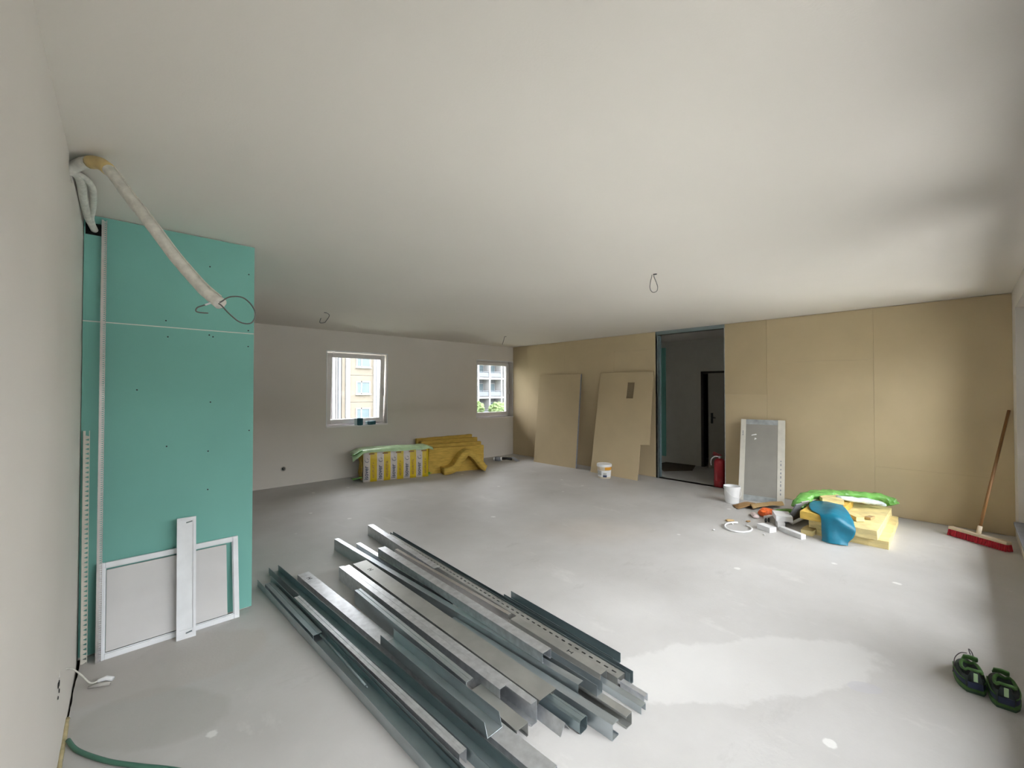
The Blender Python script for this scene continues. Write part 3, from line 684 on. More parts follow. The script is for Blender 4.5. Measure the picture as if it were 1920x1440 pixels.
# cable stub with white end on the floor by the left corner, green hose
cs = thing('cable_end', 'white cable end poking from the left wall onto the floor by the beads', 'cable', (-0.184, 2.72, 0.26))
MB().tube(catmull([(-0.01, 0.0, 0.0), (0.012, 0.06, -0.03), (0.04, 0.16, -0.12), (0.07, 0.24, -0.215), (0.10, 0.30, -0.245)], 5), 0.0035, 7).build('cable', 'cable_white', cs, True)
MB().tube([(0.092, 0.29, -0.243), (0.125, 0.30, -0.246), (0.150, 0.275, -0.248)], [0.008, 0.012, 0.010], 8).build('sleeve', 'white_plastic', cs, True)
MB().tube([(0.06, 0.27, -0.248), (0.10, 0.26, -0.248), (0.14, 0.24, -0.249)], [0.006, 0.010, 0.008], 8).build('sleeve', 'grey_board', cs, True)
hose = MB().tube(catmull([(-0.165, 2.60, 0.012), (-0.13, 2.50, 0.010), (-0.04, 2.352, 0.010), (0.05, 2.24, 0.010), (0.17, 2.10, 0.010), (0.26, 1.95, 0.010), (0.22, 1.80, 0.010)], 6), 0.0085, 8)
tag(hose.build('garden_hose', 'hose_green', None, True), 'thin green hose curving over the floor at the bottom left', 'hose')

# ---------------------------------------------------------------- insulation by the back wall
PKW, PKD, PKH = 1.08, 0.40, 0.50
pk = thing('insulation_pack', 'film-wrapped insulation pack with yellow and white stripes under the window', 'insulation pack', (2.84, 6.63, 0), R(-15.5))
bmx = bumpy_box(PKW, PKD, PKH, 22, 8, 10, 0.007, 5.0, 1.0, 0.018)
pb = bm_build(bmx, 'wrapped_slabs', stripe_mat(PKW, 5.0), pk, True)
def pack_y(x, z):   # front surface of the bulged pack
    return -0.018*math.sin(math.pi*x/PKW)*math.sin(math.pi*z/PKH) - 0.0085
# pale green film over the top with loose ears at the left end
rows = []
for i in range(17):
    x = -0.16 + (PKW+0.24)*i/16
    r_ = []
    for j in range(9):
        t = j/8
        yy = -0.035 + (PKD+0.05)*t
        z = PKH + 0.022 + 0.018*math.sin(math.pi*min(1, max(0, x/PKW)))*math.sin(math.pi*t)
        if x < 0: z -= 0.5*abs(x)*(1.0+1.1*(1-t))*0.8
        if x > PKW: z -= 0.35*(x-PKW)
        if j == 0: z -= 0.045+0.02*mnoise.noise(Vector((x*6, 0, 1)))
        q = mnoise.noise_vector(Vector((x*7, yy*7, 2.0)))
        r_.append((x+q.x*0.008, yy, z+q.z*0.013))
    rows.append(r_)
tf = MB().grid(rows).build('top_film', 'film_mint', pk, True); modify(tf, solid=0.002)
for z0, zz in ((0.30, -0.05), (0.02, 0.03)):   # torn film ears at the left end
    rows = []
    for i in range(7):
        t = i/6
        rows.append([(-0.01-0.15*t+0.02*mnoise.noise(Vector((t*4, k, z0))), 0.0+0.34*k/4-0.04*t, (0.40 if z0 > 0.1 else 0.02)+0.075*(1-t*0.5)*math.sin(1.0+k)*(0.5)+0.06*(0 if z0 < 0.1 else 1)-0.06*t*(1 if z0 > 0.1 else 0.1)+0.03) for k in range(5)])
    e_ = MB().grid(rows).build('torn_film', 'film_green', pk, True); modify(e_, solid=0.002)
rows = [[(-0.018-0.012*math.sin(k*1.9+i), 0.02+PKD*0.9*i/6, 0.03+0.40*k/5) for i in range(7)] for k in range(6)]
e_ = MB().grid(rows).build('end_film', 'wool', pk, True); modify(e_, solid=0.004)
e_ = MB().grid([[(PKW+0.004+0.055*t+0.01*math.sin(5*k+t*7), -0.02+0.3*k/4, 0.03+0.03*math.sin(k+2*t)) for k in range(5)] for t in (0, 0.33, 0.66, 1)]).build('torn_film', 'film_green', pk, True); modify(e_, solid=0.002)
sw = PKW/10
for i in range(5):
    cx = sw*(2*i)
    def put(o, x, z, rot=-90.0, lift=0.003):
        o.rotation_euler = Matrix(((0, 0, 0), (0, 0, 0), (0, 0, 0))).to_euler() if False else (R(90), R(rot), 0)
        o.location = (x, pack_y(x, z+0.1)-lift, z)
    t1 = text_mesh('isover', 0.092, 'lettering', 'navy_print', pk); put(t1, cx+sw*0.70, 0.035)
    ring = MB(); a_s = [R(100+k*12) for k in range(20)]
    ring.grid([[(0.030*math.cos(a), 0.030*math.sin(a)*1.25, 0) for a in a_s], [((0.030-0.0075*math.sin((k+0.5)/20*math.pi))*math.cos(a), (0.030-0.0075*math.sin((k+0.5)/20*math.pi))*math.sin(a)*1.25, 0) for k, a in enumerate(a_s)]])
    a_s = [R(-20+k*9) for k in range(8)]
    ring.grid([[(0.030*math.cos(a), 0.030*math.sin(a)*1.25, 0) for a in a_s], [(0.024*math.cos(a), 0.024*math.sin(a)*1.25, 0) for a in a_s]])
    ro = ring.build('ring_emblem', 'navy_print', pk); ro.rotation_euler = (R(90), R(-40), 0); ro.location = (cx+sw*0.5, pack_y(cx, 0.37)-0.006, 0.352)
    t2 = text_mesh('AKUPLAT +' if i % 2 == 0 else 'AKU-P\u0141YTA', 0.050, 'lettering', 'card', pk); put(t2, cx+sw*1.62, 0.06)
    t3 = text_mesh('SAINT-GOBAIN', 0.017, 'lettering', 'grey_print', pk); put(t3, cx+sw*0.92, 0.09)
    MB().box((cx+sw*0.80, pack_y(cx, 0.45)-0.012, 0.444), (cx+sw*1.60, pack_y(cx, 0.45)-0.007, 0.466)).build('printed_bar', 'card', pk)

# yellow glass wool slabs standing on edge behind the pack
SL = [  # front-left x, y, angle, length, height, thickness, label
    (3.98, 6.490, -15.5, 1.06, 0.455, 0.10, 'yellow glass wool slab standing upright, front one of the row by the pack'),
    (4.00, 6.620, -14.0, 1.09, 0.505, 0.085, 'second upright yellow glass wool slab behind the front one'),
    (4.04, 6.735, -11.0, 1.10, 0.490, 0.075, 'third upright yellow glass wool slab in the row'),
    (4.05, 6.842, -8.0, 1.18, 0.545, 0.065, 'fourth upright yellow glass wool slab, towards the back wall'),
    (4.10, 6.940, -5.0, 1.20, 0.530, 0.060, 'fifth upright yellow glass wool slab, next to the last one'),
    (4.06, 7.040, -2.5, 1.26, 0.575, 0.060, 'rearmost upright yellow glass wool slab against the back wall')]
for k, (x, y, a, ln, hh, tk, lb) in enumerate(SL):
    o = bm_build(bumpy_box(ln, tk, hh, 24, 3, 12, 0.007, 9.0, 10+k*3.3), 'wool_slab', 'wool')
    o.location = (x, y, 0); o.rotation_euler = (0, 0, R(a)); tag(o, lb, 'insulation slab', 'glass wool slabs by the back wall')
# folded piece, arched in front of the slabs
def folded_strip(path, depth, tk, nd=7, seed=0.0):
    P = [Vector((p[0], 0, p[1])) for p in path]; n = len(P); bm = bmesh.new(); rings = []
    for i in range(n):
        T = (P[min(i+1, n-1)]-P[max(i-1, 0)]).normalized(); Nn = Vector((-T.z, 0, T.x))
        o_ = []
        for j in range(nd+1):
            yv = depth*j/nd
            o_.append(P[i]+Nn*tk/2+Vector((0, yv, 0)))
        for j in range(nd, -1, -1):
            o_.append(P[i]-Nn*tk/2+Vector((0, depth*j/nd, 0)))
        rr = []
        for q in o_:
            d = mnoise.noise_vector(q*8+Vector((seed, 0, 0)))*0.008
            rr.append(bm.verts.new((q.x+d.x, q.y+d.y, max(0.002, q.z+d.z))))
        rings.append(rr)
    m_ = len(rings[0])
    for i in range(n-1):
        for j in range(m_): bm.faces.new((rings[i][j], rings[i][(j+1) % m_], rings[i+1][(j+1) % m_], rings[i+1][j]))
    bm.faces.new(rings[0]); bm.faces.new(rings[-1][::-1]); return bm
bmf = folded_strip(catmull([(-0.10, 0.062), (0.02, 0.075), (0.13, 0.13), (0.22, 0.26), (0.31, 0.35), (0.38, 0.36), (0.46, 0.31), (0.56, 0.20), (0.66, 0.085), (0.70, 0.06)], 4), 0.34, 0.115)
fo = bm_build(bmf, 'folded_wool', 'wool', None, True); fo.location = (4.21, 6.175, 0); fo.rotation_euler = (0, 0, R(-17))
tag(fo, 'yellow glass wool piece folded into an arch in front of the slabs', 'insulation slab')

# dark tool lying in the far corner
tl = thing('hand_tool', 'black hand tool with pale collar on the floor beside the yellow slabs', 'tool', (5.80, 6.66, 0), R(-50))
MB().tube([(-0.10, 0, 0.045), (0.02, 0, 0.05)], [0.042, 0.046], 12).build('body', 'grey_board_dark', tl, True)
MB().tube([(-0.135, 0, 0.045), (-0.10, 0, 0.045)], 0.036, 12).build('collar', 'white_plastic', tl, True)
MB().tube([(0.02, 0, 0.05), (0.05, 0, 0.05)], 0.035, 12).build('collar', 'white_plastic', tl, True)
MB().tube([(0.05, 0, 0.055), (0.15, 0, 0.06), (0.26, 0.0, 0.05)], [0.030, 0.026, 0.030], 10).build('handle', 'black', tl, True)
MB().slab([(0.24, -0.05, 0.09), (0.30, 0.02, 0.09), (0.42, 0.03, 0.006), (0.36, -0.06, 0.006)], (0, 0, 0.006)).build('blade', 'grey_board_dark', tl)

# things on the window sill
def sponge(label, loc, rz, sz, upright):
    o = thing('sanding_sponge', label, 'sponge', loc, rz)
    x, y, z = sz
    b_ = MB().box((-x/2, -y/2, 0), (x/2, y*0.1, z)).build('dark_pad', 'teal_dark', o); modify(b_, bevel=0.012)
    b_ = MB().box((-x/2+0.004, y*0.1, 0.002), (x/2-0.004, y/2, z-0.004)).build('pale_back', 'pale_blue', o); modify(b_, bevel=0.008)
sponge('dark teal block standing upright on the window sill', (2.965, 7.115, 0.8895), R(38), (0.075, 0.13, 0.125), True)
sponge('dark teal block lying flat on the window sill', (3.185, 7.13, 0.8895), R(22), (0.145, 0.12, 0.065), False)

# ---------------------------------------------------------------- boards leaning on the board wall
def lean_poly(name, label, P0, u, v, poly, tk, m, cat, hole=None):
    u, v, P0 = Vector(u), Vector(v), Vector(P0); n = u.cross(v).normalized()
    if n.x < 0: n = -n     # towards the wall
    root = thing(name, label, cat, P0)
    bm = bmesh.new()
    def pt(a, b, k): return u*a+v*b+n*(tk*k)
    outs = [[bm.verts.new(pt(a, b, k)) for a, b in poly] for k in (0, 1)]
    if hole is None:
        bm.faces.new(outs[0]); bm.faces.new(outs[1][::-1])
    else:
        (h0, h1, g0, g1) = hole
        hp = [(h0, g0), (h1, g0), (h1, g1), (h0, g1)]
        for k in (0, 1):
            hv = [bm.verts.new(pt(a, b, k)) for a, b in hp]
            es = [bm.edges.get((outs[k][i], outs[k][(i+1) % len(poly)])) or bm.edges.new((outs[k][i], outs[k][(i+1) % len(poly)])) for i in range(len(poly))]
            es += [bm.edges.new((hv[i], hv[(i+1) % 4])) for i in range(4)]
            bmesh.ops.triangle_fill(bm, use_beauty=True, use_dissolve=True, edges=es)
            if k == 0: hv0 = hv
        for i in range(4): bm.faces.new((hv0[i], hv0[(i+1) % 4], hv[(i+1) % 4], hv[i]))
    for i in range(len(poly)):
        j = (i+1) % len(poly); bm.faces.new((outs[0][i], outs[1][i], outs[1][j], outs[0][j]))
    bm_build(bm, 'sheet', m, root)
    return root
b1 = lean_poly('gypsum_board', 'plain beige board leaning on the board wall near the far corner', (6.28, 6.12, 0), (0.04, -1.04, 0), (0.335, 0.12, 1.80), [(-0.01, 0), (1.02, 0), (1.01, 1.01), (-0.03, 1.01)], 0.018, 'board', 'board')
mb = MB(); u_, v_ = Vector((0.04, -1.04, 0)), Vector((0.335, 0.12, 1.80)); n_ = v_.cross(u_).normalized(); n_ = n_ if n_.x > 0 else -n_
mb.slab([u_*1.0205, u_*1.0345, u_*1.0245+v_*1.01, u_*1.0105+v_*1.01], n_*0.02); mb.build('metal_edge', 'grey_board_dark', b1)
lean_poly('gypsum_board', 'beige board with a small rectangular cut-out and notched corner leaning left of the doorway', (6.26, 4.69, 0), (-0.04, -1.02, 0), (0.41, 0, 1.82), [(0.03, 0), (0.985, 0), (0.962, 0.318), (1.128, 0.325), (1.06, 1.0), (-0.03, 1.0)], 0.0125, 'board', 'board', hole=(0.585, 0.725, 0.742, 0.897))
cp = thing('framed_panel', 'grey panel edged with pale tape leaning on the board wall right of the doorway', 'panel')
cp.matrix_world = leaning((6.199, 2.128, 0.0), (math.cos(-1.3744), math.sin(-1.3744), 0), (0.3086, 0.0615, 0.949))
W_, H_ = 0.530, 1.135
MB().box((0.0, 0.0, 0.0), (W_, 0.018, H_)).build('core_sheet', 'cement', cp)
for a_, b_ in ((-0.002, 0.062), (W_-0.082, W_+0.002)): MB().box((a_, -0.003, 0.0), (b_, 0.0195, H_+0.002)).build('side_tape', 'tape_pale', cp)
for a_, b_ in ((H_-0.07, H_+0.002), (0.0, 0.075)): MB().box((0.062, -0.002, a_), (W_-0.082, 0.0190, b_)).build('end_tape', 'tape_blue', cp)
for k in range(9): MB().box((W_-0.048, -0.0036, 0.12+k*0.055), (W_-0.036, -0.003, 0.12+k*0.055+random.uniform(0.015, 0.045))).build('printed_mark', 'grey_board_dark', cp)
for k in range(3): MB().box((0.02, -0.0036, 0.90+k*0.025), (0.034, -0.003, 0.915+k*0.025)).build('printed_mark', 'grey_board_dark', cp)
MB().slab([(0.13, -0.0012, 0.90), (0.20, -0.0012, 0.915), (0.19, -0.0012, 0.93), (0.14, -0.0012, 0.915)], (0, 0.001, 0)).slab([(0.17, -0.0012, 0.84), (0.20, -0.0012, 0.86), (0.175, -0.0012, 0.875)], (0, 0.001, 0)).build('scuff', 'white_plastic', cp)

# ---------------------------------------------------------------- buckets and extinguisher
bk = thing('paint_bucket', 'white lidded paint bucket with orange band in front of the notched board', 'bucket', (6.03, 4.20, 0))
MB().lathe([(0, 0), (0.100, 0), (0.104, 0.004), (0.118, 0.195), (0.118, 0.20), (0, 0.20)], 32).build('pail', 'cream_plastic', bk, True, 40)
MB().lathe([(0, 0.232), (0.104, 0.232), (0.108, 0.240), (0.124, 0.240), (0.127, 0.232), (0.127, 0.198), (0.119, 0.195), (0, 0.195)], 32).build('lid', 'white_plastic', bk, True, 40)
def band(a0, a1, z0, z1, name, m, e=0.0012):
    def rr(z): return 0.104+(0.118-0.104)*(z-0.004)/0.191+e
    n = max(3, int((a1-a0)/8)); mb = MB()
    mb.grid([[(rr(z)*math.cos(R(a0+(a1-a0)*k/n)), rr(z)*math.sin(R(a0+(a1-a0)*k/n)), z) for k in range(n+1)] for z in (z0, (z0+z1)/2, z1)])
    return mb.build(name, m, bk, True)
face = math.degrees(math.atan2(-4.20, -6.03))
band(face-20, face+100, 0.030, 0.135, 'label_print', 'white_plastic'); band(face-80, face+100, 0.03, 0.135, 'label_base', 'white_plastic', 0.001)
band(face+5, face+100, 0.145, 0.195, 'orange_band', 'orange_print')
band(face-75, face-25, 0.055, 0.13, 'grey_picture', 'grey_print', 0.0016); band(face-12, face+22, 0.025, 0.062, 'navy_square', 'navy_print', 0.002); band(face-10, face+20, 0.066, 0.10, 'grey_square', 'grey_print', 0.002)

b2 = thing('open_bucket', 'empty white bucket in front of the doorway edge', 'bucket', (5.95, 2.12, 0), rot=(R(0), R(0), R(-30)))
MB().lathe([(0, 0.0), (0.078, 0.0), (0.082, 0.004), (0.096, 0.19), (0.103, 0.19), (0.103, 0.222), (0.098, 0.222), (0.095, 0.19), (0.077, 0.012), (0, 0.012)], 32).build('pail', 'white_plastic', b2, True, 40)
MB().tube([(0.104*math.cos(a)*1.03, 0.104*math.sin(a)*0.0+0.0, 0.2) for a in (0, 0.001)] + [], 0.006, 8).build('handle_lug', 'white_plastic', b2, True)
hp = [(0.108*math.cos(R(a)), -0.02-0.10*math.sin(R(a))*0.95 if False else -0.108*math.sin(R(a)), 0.195-0.11*math.sin(R(a))) for a in range(0, 181, 12)]
MB().tube(hp, 0.0022, 6).build('handle', 'white_plastic', b2, True)

fe = thing('fire_extinguisher', 'red fire extinguisher standing just inside the doorway', 'fire extinguisher', (6.80, 2.60, 0))
MB().lathe([(0, 0), (0.080, 0), (0.083, 0.008), (0.083, 0.085), (0.080, 0.09), (0.080, 0.37), (0.074, 0.40), (0.055, 0.425), (0.025, 0.437), (0.0, 0.437)], 32).build('cylinder', 'red', fe, True, 45)
MB().lathe([(0.0815, 0.088), (0.085, 0.090), (0.085, 0.100), (0.0815, 0.102)], 32).build('foot_ring', 'red', fe, True)
MB().lathe([(0.0, 0.437), (0.02, 0.437), (0.02, 0.47), (0.0, 0.47)], 14).build('valve', 'galv_light', fe, True, 40)
MB().slab([(-0.02, 0.015, 0.465), (-0.02, 0.10, 0.49), (0.02, 0.10, 0.49), (0.02, 0.015, 0.465)], (0, 0, 0.008)).slab([(-0.02, -0.03, 0.48), (-0.02, 0.09, 0.515), (0.02, 0.09, 0.515), (0.02, -0.03, 0.48)], (0, 0, 0.008)).build('lever', 'red', fe)
MB().tube(catmull([(0, 0, 0.455), (-0.03, 0.05, 0.462), (-0.05, 0.095, 0.43), (-0.05, 0.112, 0.37), (-0.045, 0.108, 0.32)], 6), 0.009, 8).build('hose', 'galv_light', fe, True)
band_ = MB(); band_.grid([[(0.0812*math.cos(R(170+k*8)), 0.0812*math.sin(R(170+k*8)), z) for k in range(12)] for z in (0.17, 0.33)]); band_.build('label_print', 'red', fe, True)

# ---------------------------------------------------------------- heap at the right: slabs, sheet, film, offcuts
def slab_obj(label, loc, rz, sz, m, seed, amp=0.008, rot=None, smooth=False):
    o = bm_build(bumpy_box(*sz, max(3, int(sz[0]*22)), max(3, int(sz[1]*22)), 3, amp, 8.0, seed), 'wool_slab', m, None, smooth)
    o.location = loc; o.rotation_euler = rot if rot else (0, 0, R(rz)); return tag(o, label, 'insulation slab', 'glass wool slabs in the heap')
slab_obj('bottom yellow glass wool slab of the heap, flat on the floor', (5.27, 0.50, 0.0), 1.0, (1.12, 0.56, 0.075), 'wool_pale', 40)
slab_obj('large yellow glass wool slab lying on the bottom slab of the heap', (5.23, 0.575, 0.078), 0.0, (1.16, 0.54, 0.085), 'wool_pale', 44)
slab_obj('narrow yellow glass wool slab on top at the left of the heap', (5.13, 0.90, 0.172), -1.5, (0.98, 0.27, 0.075), 'wool', 47)
slab_obj('pale torn wool strip on the floor at the left of the heap', (5.17, 1.075, 0.0), -4, (0.30, 0.10, 0.05), 'wool_pale', 52, 0.014)
slab_obj('small pale wool scrap lying on top of the large slab', (5.50, 0.70, 0.168), 40, (0.28, 0.075, 0.045), 'wool_pale', 55, 0.012)
slab_obj('little orange brown wool crumb on the large slab', (5.62, 0.665, 0.168), -10, (0.10, 0.05, 0.022), 'card_tan', 58, 0.01)
slab_obj('yellow wool scrap on the rear of the heap under the green film', (5.75, 0.90, 0.25), 20, (0.45, 0.20, 0.05), 'wool_pale', 61, 0.012)

def drape(rows, nu=5, nv=5):
    """smooth surface through a control grid"""
    R1 = [catmull(r, nu) for r in rows]; cols = list(zip(*R1)); C1 = [catmull(c, nv) for c in cols]
    return [list(r) for r in zip(*C1)]
rows = [
    [(5.66, 1.15, 0.266), (5.68, 1.08, 0.268), (5.68, 0.98, 0.270), (5.66, 0.90, 0.262)],
    [(5.46, 1.16, 0.262), (5.46, 1.06, 0.264), (5.48, 0.94, 0.285), (5.46, 0.83, 0.262)],
    [(5.24, 1.10, 0.260), (5.22, 1.00, 0.268), (5.20, 0.90, 0.285), (5.24, 0.76, 0.215)],
    [(5.115, 1.00, 0.245), (5.105, 0.955, 0.245), (5.10, 0.86, 0.235), (5.13, 0.72, 0.165)],
    [(5.100, 0.985, 0.15), (5.080, 0.93, 0.14), (5.10, 0.83, 0.12), (5.12, 0.735, 0.10)],
    [(5.095, 0.985, 0.05), (5.060, 0.92, 0.05), (5.08, 0.83, 0.05), (5.10, 0.77, 0.045)],
    [(5.085, 0.985, 0.006), (5.045, 0.915, 0.008), (5.06, 0.83, 0.010), (5.09, 0.775, 0.008)]]
g_ = [[p + mnoise.noise_vector(p*9)*0.010 for p in r] for r in drape(rows, 6, 5)]
g_ = [[Vector((p.x, p.y, max(0.004, p.z))) for p in r] for r in g_]
bl = MB().grid(g_).build('plastic_sheet', 'blue', None, True); modify(bl, solid=0.003)
tag(bl, 'blue plastic sheet draped over the front of the wool slabs', 'plastic sheet')

# crumpled green film along the back of the heap
def crumple(name, label, path, r, m, seed, seg=16, amp=0.35, flat=0.6):
    pts = catmull(path, 8); n = len(pts); bm_ = MB()
    bm_.tube(pts, [r*(0.75+0.25*math.sin(math.pi*i/(n-1)))*(1 if 0 < i < n-1 else 0.4) for i in range(n)], seg)
    cen = [p for p in pts for _ in range(seg)]
    vs = []
    for v, c in zip(bm_.v, cen):
        v = Vector(v); d = v-c; k = 1+amp*(mnoise.noise(v*11+Vector((seed, 0, 0)))+0.7*mnoise.noise(v*27+Vector((0, seed, 0))))
        vs.append((c.x+d.x*k, c.y+d.y*k, max(0.004, c.z+d.z*k*flat)))
    bm_.v = vs; o = bm_.build(name, m, None, False); return tag(o, label, 'plastic film')
crumple('crumpled_film', 'bright green crumpled plastic film along the rear of the heap', [(5.60, 1.30, 0.16), (5.70, 1.27, 0.25), (5.86, 1.20, 0.28), (6.08, 1.05, 0.28), (6.28, 0.80, 0.27), (6.42, 0.62, 0.24), (6.42, 0.56, 0.19)], 0.085, 'film_green', 3.0)
crumple('crumpled_film', 'greyish crumpled film in front of the green film on the heap', [(5.84, 0.98, 0.30), (6.0, 0.86, 0.275), (6.15, 0.72, 0.25), (6.26, 0.62, 0.21)], 0.045, 'film_clear', 9.0)
crumple('crumpled_film', 'scrap of green film on the floor at the left of the heap', [(5.72, 1.60, 0.02), (5.84, 1.50, 0.035), (5.98, 1.42, 0.03)], 0.045, 'film_green', 5.0)
bh = thing('grey_offcut', 'grey board offcut leaning on the left side of the heap', 'board')
bh.matrix_world = leaning((5.56, 1.36, 0.0), (0.30, -0.10, 0), (0.03, -0.14, 0.24))
MB().box((0.0, 0, 0), (0.33, 0.012, 0.285)).build('sheet', 'grey_board', bh); MB().box((-0.10, -0.008, 0), (0.0, 0.004, 0.27)).build('dark_flap', 'grey_board_dark', bh)

def block(label, loc, rz, sz, m='foam_white', rot=None, name='foam_block', cat='block', amp=0.002):
    o = bm_build(bumpy_box(*sz, 6, 3, 3, amp, 14.0, sz[0]*37), name, m)
    o.location = loc; o.rotation_euler = rot if rot else (0, 0, R(rz)); return tag(o, label, cat)
block('largest white block beside the yellow slabs', (5.29, 1.43, 0.055), -66, (0.16, 0.24, 0.055))
block('long thin white block lying nearest in front of the heap', (5.13, 1.36, 0.0), -121, (0.27, 0.055, 0.045))
block('white block propping up the largest white block', (5.24, 1.40, 0.0), -62, (0.07, 0.10, 0.053))
block('small white block lying alone in front of the debris', (5.045, 1.545, 0.0), -115, (0.155, 0.09, 0.05))
block('slanting pale block beside the orange plastic', (5.47, 1.56, 0.0), -14, (0.20, 0.05, 0.030))
block('thin pale slat leaning against the narrow wool slab', (5.40, 1.30, 0.02), -40, (0.26, 0.04, 0.012), 'foam_white', rot=(0, R(-22), R(-38)), name='slat', cat='slat')
block('pale slat lying between green scrap and grey offcut', (5.66, 1.54, 0.0), -65, (0.16, 0.03, 0.010), name='slat', cat='slat')

def scrap(label, pts, m, tk=0.004, cat='cardboard', name='cardboard_scrap', wav=0.012):
    P = drape(pts, 4, 4); P = [[p+Vector((0, 0, abs(wav*mnoise.noise(p*13))+0.003)) for p in r] for r in P]
    o = MB().grid(P).build(name, m, None, True); modify(o, solid=tk); return tag(o, label, cat)
scrap('dark brown cardboard scrap on the floor beside the empty bucket', [[(5.66, 1.95, 0.0), (5.78, 1.86, 0.03), (5.92, 1.76, 0.02)], [(5.72, 2.01, 0.0), (5.88, 1.93, 0.05), (6.02, 1.84, 0.02)], [(5.80, 2.06, 0.0), (5.95, 1.98, 0.02), (6.05, 1.90, 0.0)]], 'card')
scrap('tan cardboard strip on the floor below the grey panel', [[(5.74, 1.80, 0.02), (5.95, 1.69, 0.035), (6.15, 1.57, 0.03)], [(5.80, 1.85, 0.05), (6.02, 1.74, 0.06), (6.22, 1.61, 0.06)], [(5.86, 1.88, 0.0), (6.06, 1.77, 0.02), (6.25, 1.66, 0.02)]], 'card_tan')
crumple('orange_wrapper', 'orange plastic wrapper lying among the debris', [(5.52, 1.635, 0.03), (5.60, 1.62, 0.05), (5.70, 1.59, 0.03)], 0.058, 'orange_bag', 2.2, 14, 0.5, 0.8)
crumple('pink_wrapper', 'pale pinkish wrapper left of the orange plastic', [(5.40, 1.66, 0.02), (5.47, 1.70, 0.02), (5.56, 1.74, 0.015)], 0.035, 'pink_bag', 6.2, 12, 0.4, 0.6)
bt = thing('hose_clip', 'small black plastic piece on the floor in front of the debris', 'plastic piece', (5.34, 1.545, 0))
for k, (dx, dy) in enumerate(((0, 0), (0.035, -0.02))): MB().tube([(dx+0.018*math.cos(a), dy, 0.024+0.018*math.sin(a)) for a in [R(q) for q in range(0, 331, 30)]], 0.008, 6).build('ring', 'black', bt, True)
hoop = MB(); hp = []
for k in range(30):
    a = R(25+k*11.2); hp.append((4.885+0.155*math.cos(a), 1.68+0.125*math.sin(a), 0.010+0.012*max(0, math.sin(a+0.6))))
hoop.tube(hp, 0.0085, 8)
tag(hoop.build('pipe_loop', 'white_plastic', None, True), 'thin white plastic hoop lying on the floor', 'pipe')
crumple('paper_scrap', 'tiny brown and cream scrap on the floor behind the white hoop', [(5.04, 1.86, 0.008), (5.08, 1.835, 0.014), (5.11, 1.80, 0.01)], 0.02, 'card_tan', 1.2, 8, 0.5, 0.7)
crumple('paper_scrap', 'tiny reddish scrap on the floor behind the small white block', [(5.19, 1.70, 0.006), (5.23, 1.67, 0.010)], 0.014, 'card', 4.2, 8, 0.5, 0.7)
for k, (x, y, s, lb) in enumerate(((4.98, 1.77, 0.018, 'white plaster crumb beside the hoop'), (4.62, 1.83, 0.02, 'white plaster crumb in front of the hoop'), (4.86, 1.42, 0.016, 'white plaster crumb below the small white block'))):
    crumple('plaster_crumb', lb, [(x-s/2, y, s*0.3), (x, y, s*0.5), (x+s/2, y+s*0.2, s*0.3)], s*0.5, 'foam_white', k*2.1, 7, 0.4, 0.8)['category'] = 'crumb'

# ---------------------------------------------------------------- broom
br = thing('broom', 'red bristled broom leaning in the corner at the right edge', 'broom', (6.155, -0.075, 0), math.atan2(-0.375, -0.265))
ang = math.atan2(-0.375, -0.265)
bo = MB().box((-0.235, -0.03, 0.062), (0.235, 0.03, 0.092)).build('head_block', 'cream_wood', br); modify(bo, bevel=0.008)
bs = MB()
for i in range(24):
    for j in range(4):
        x = -0.225+0.45*i/23; yv = -0.024+0.016*j
        dx = random.uniform(-0.006, 0.006); dy = (j-1.5)*0.006+random.uniform(-0.004, 0.004)
        bs.tube([(x, yv, 0.063), (x+dx, yv+dy, 0.002)], [0.0085, 0.0115], 5)
bs.build('bristles', 'bristle', br)
inv = Matrix.Rotation(-ang, 3, 'Z')
tipv = inv @ (Vector((6.655, -0.305, 1.29))-Vector((6.155, -0.075, 0)))
st_ = Vector((0, 0, 0.088)); MB().tube([st_, st_+(tipv-st_)*0.5, tipv], 0.0125, 12).build('handle', 'wood', br, True)
MB().tube([st_-Vector((0, 0, 0.004)), st_+(tipv-st_)*0.06], 0.018, 12).build('socket', 'cream_wood', br, True)

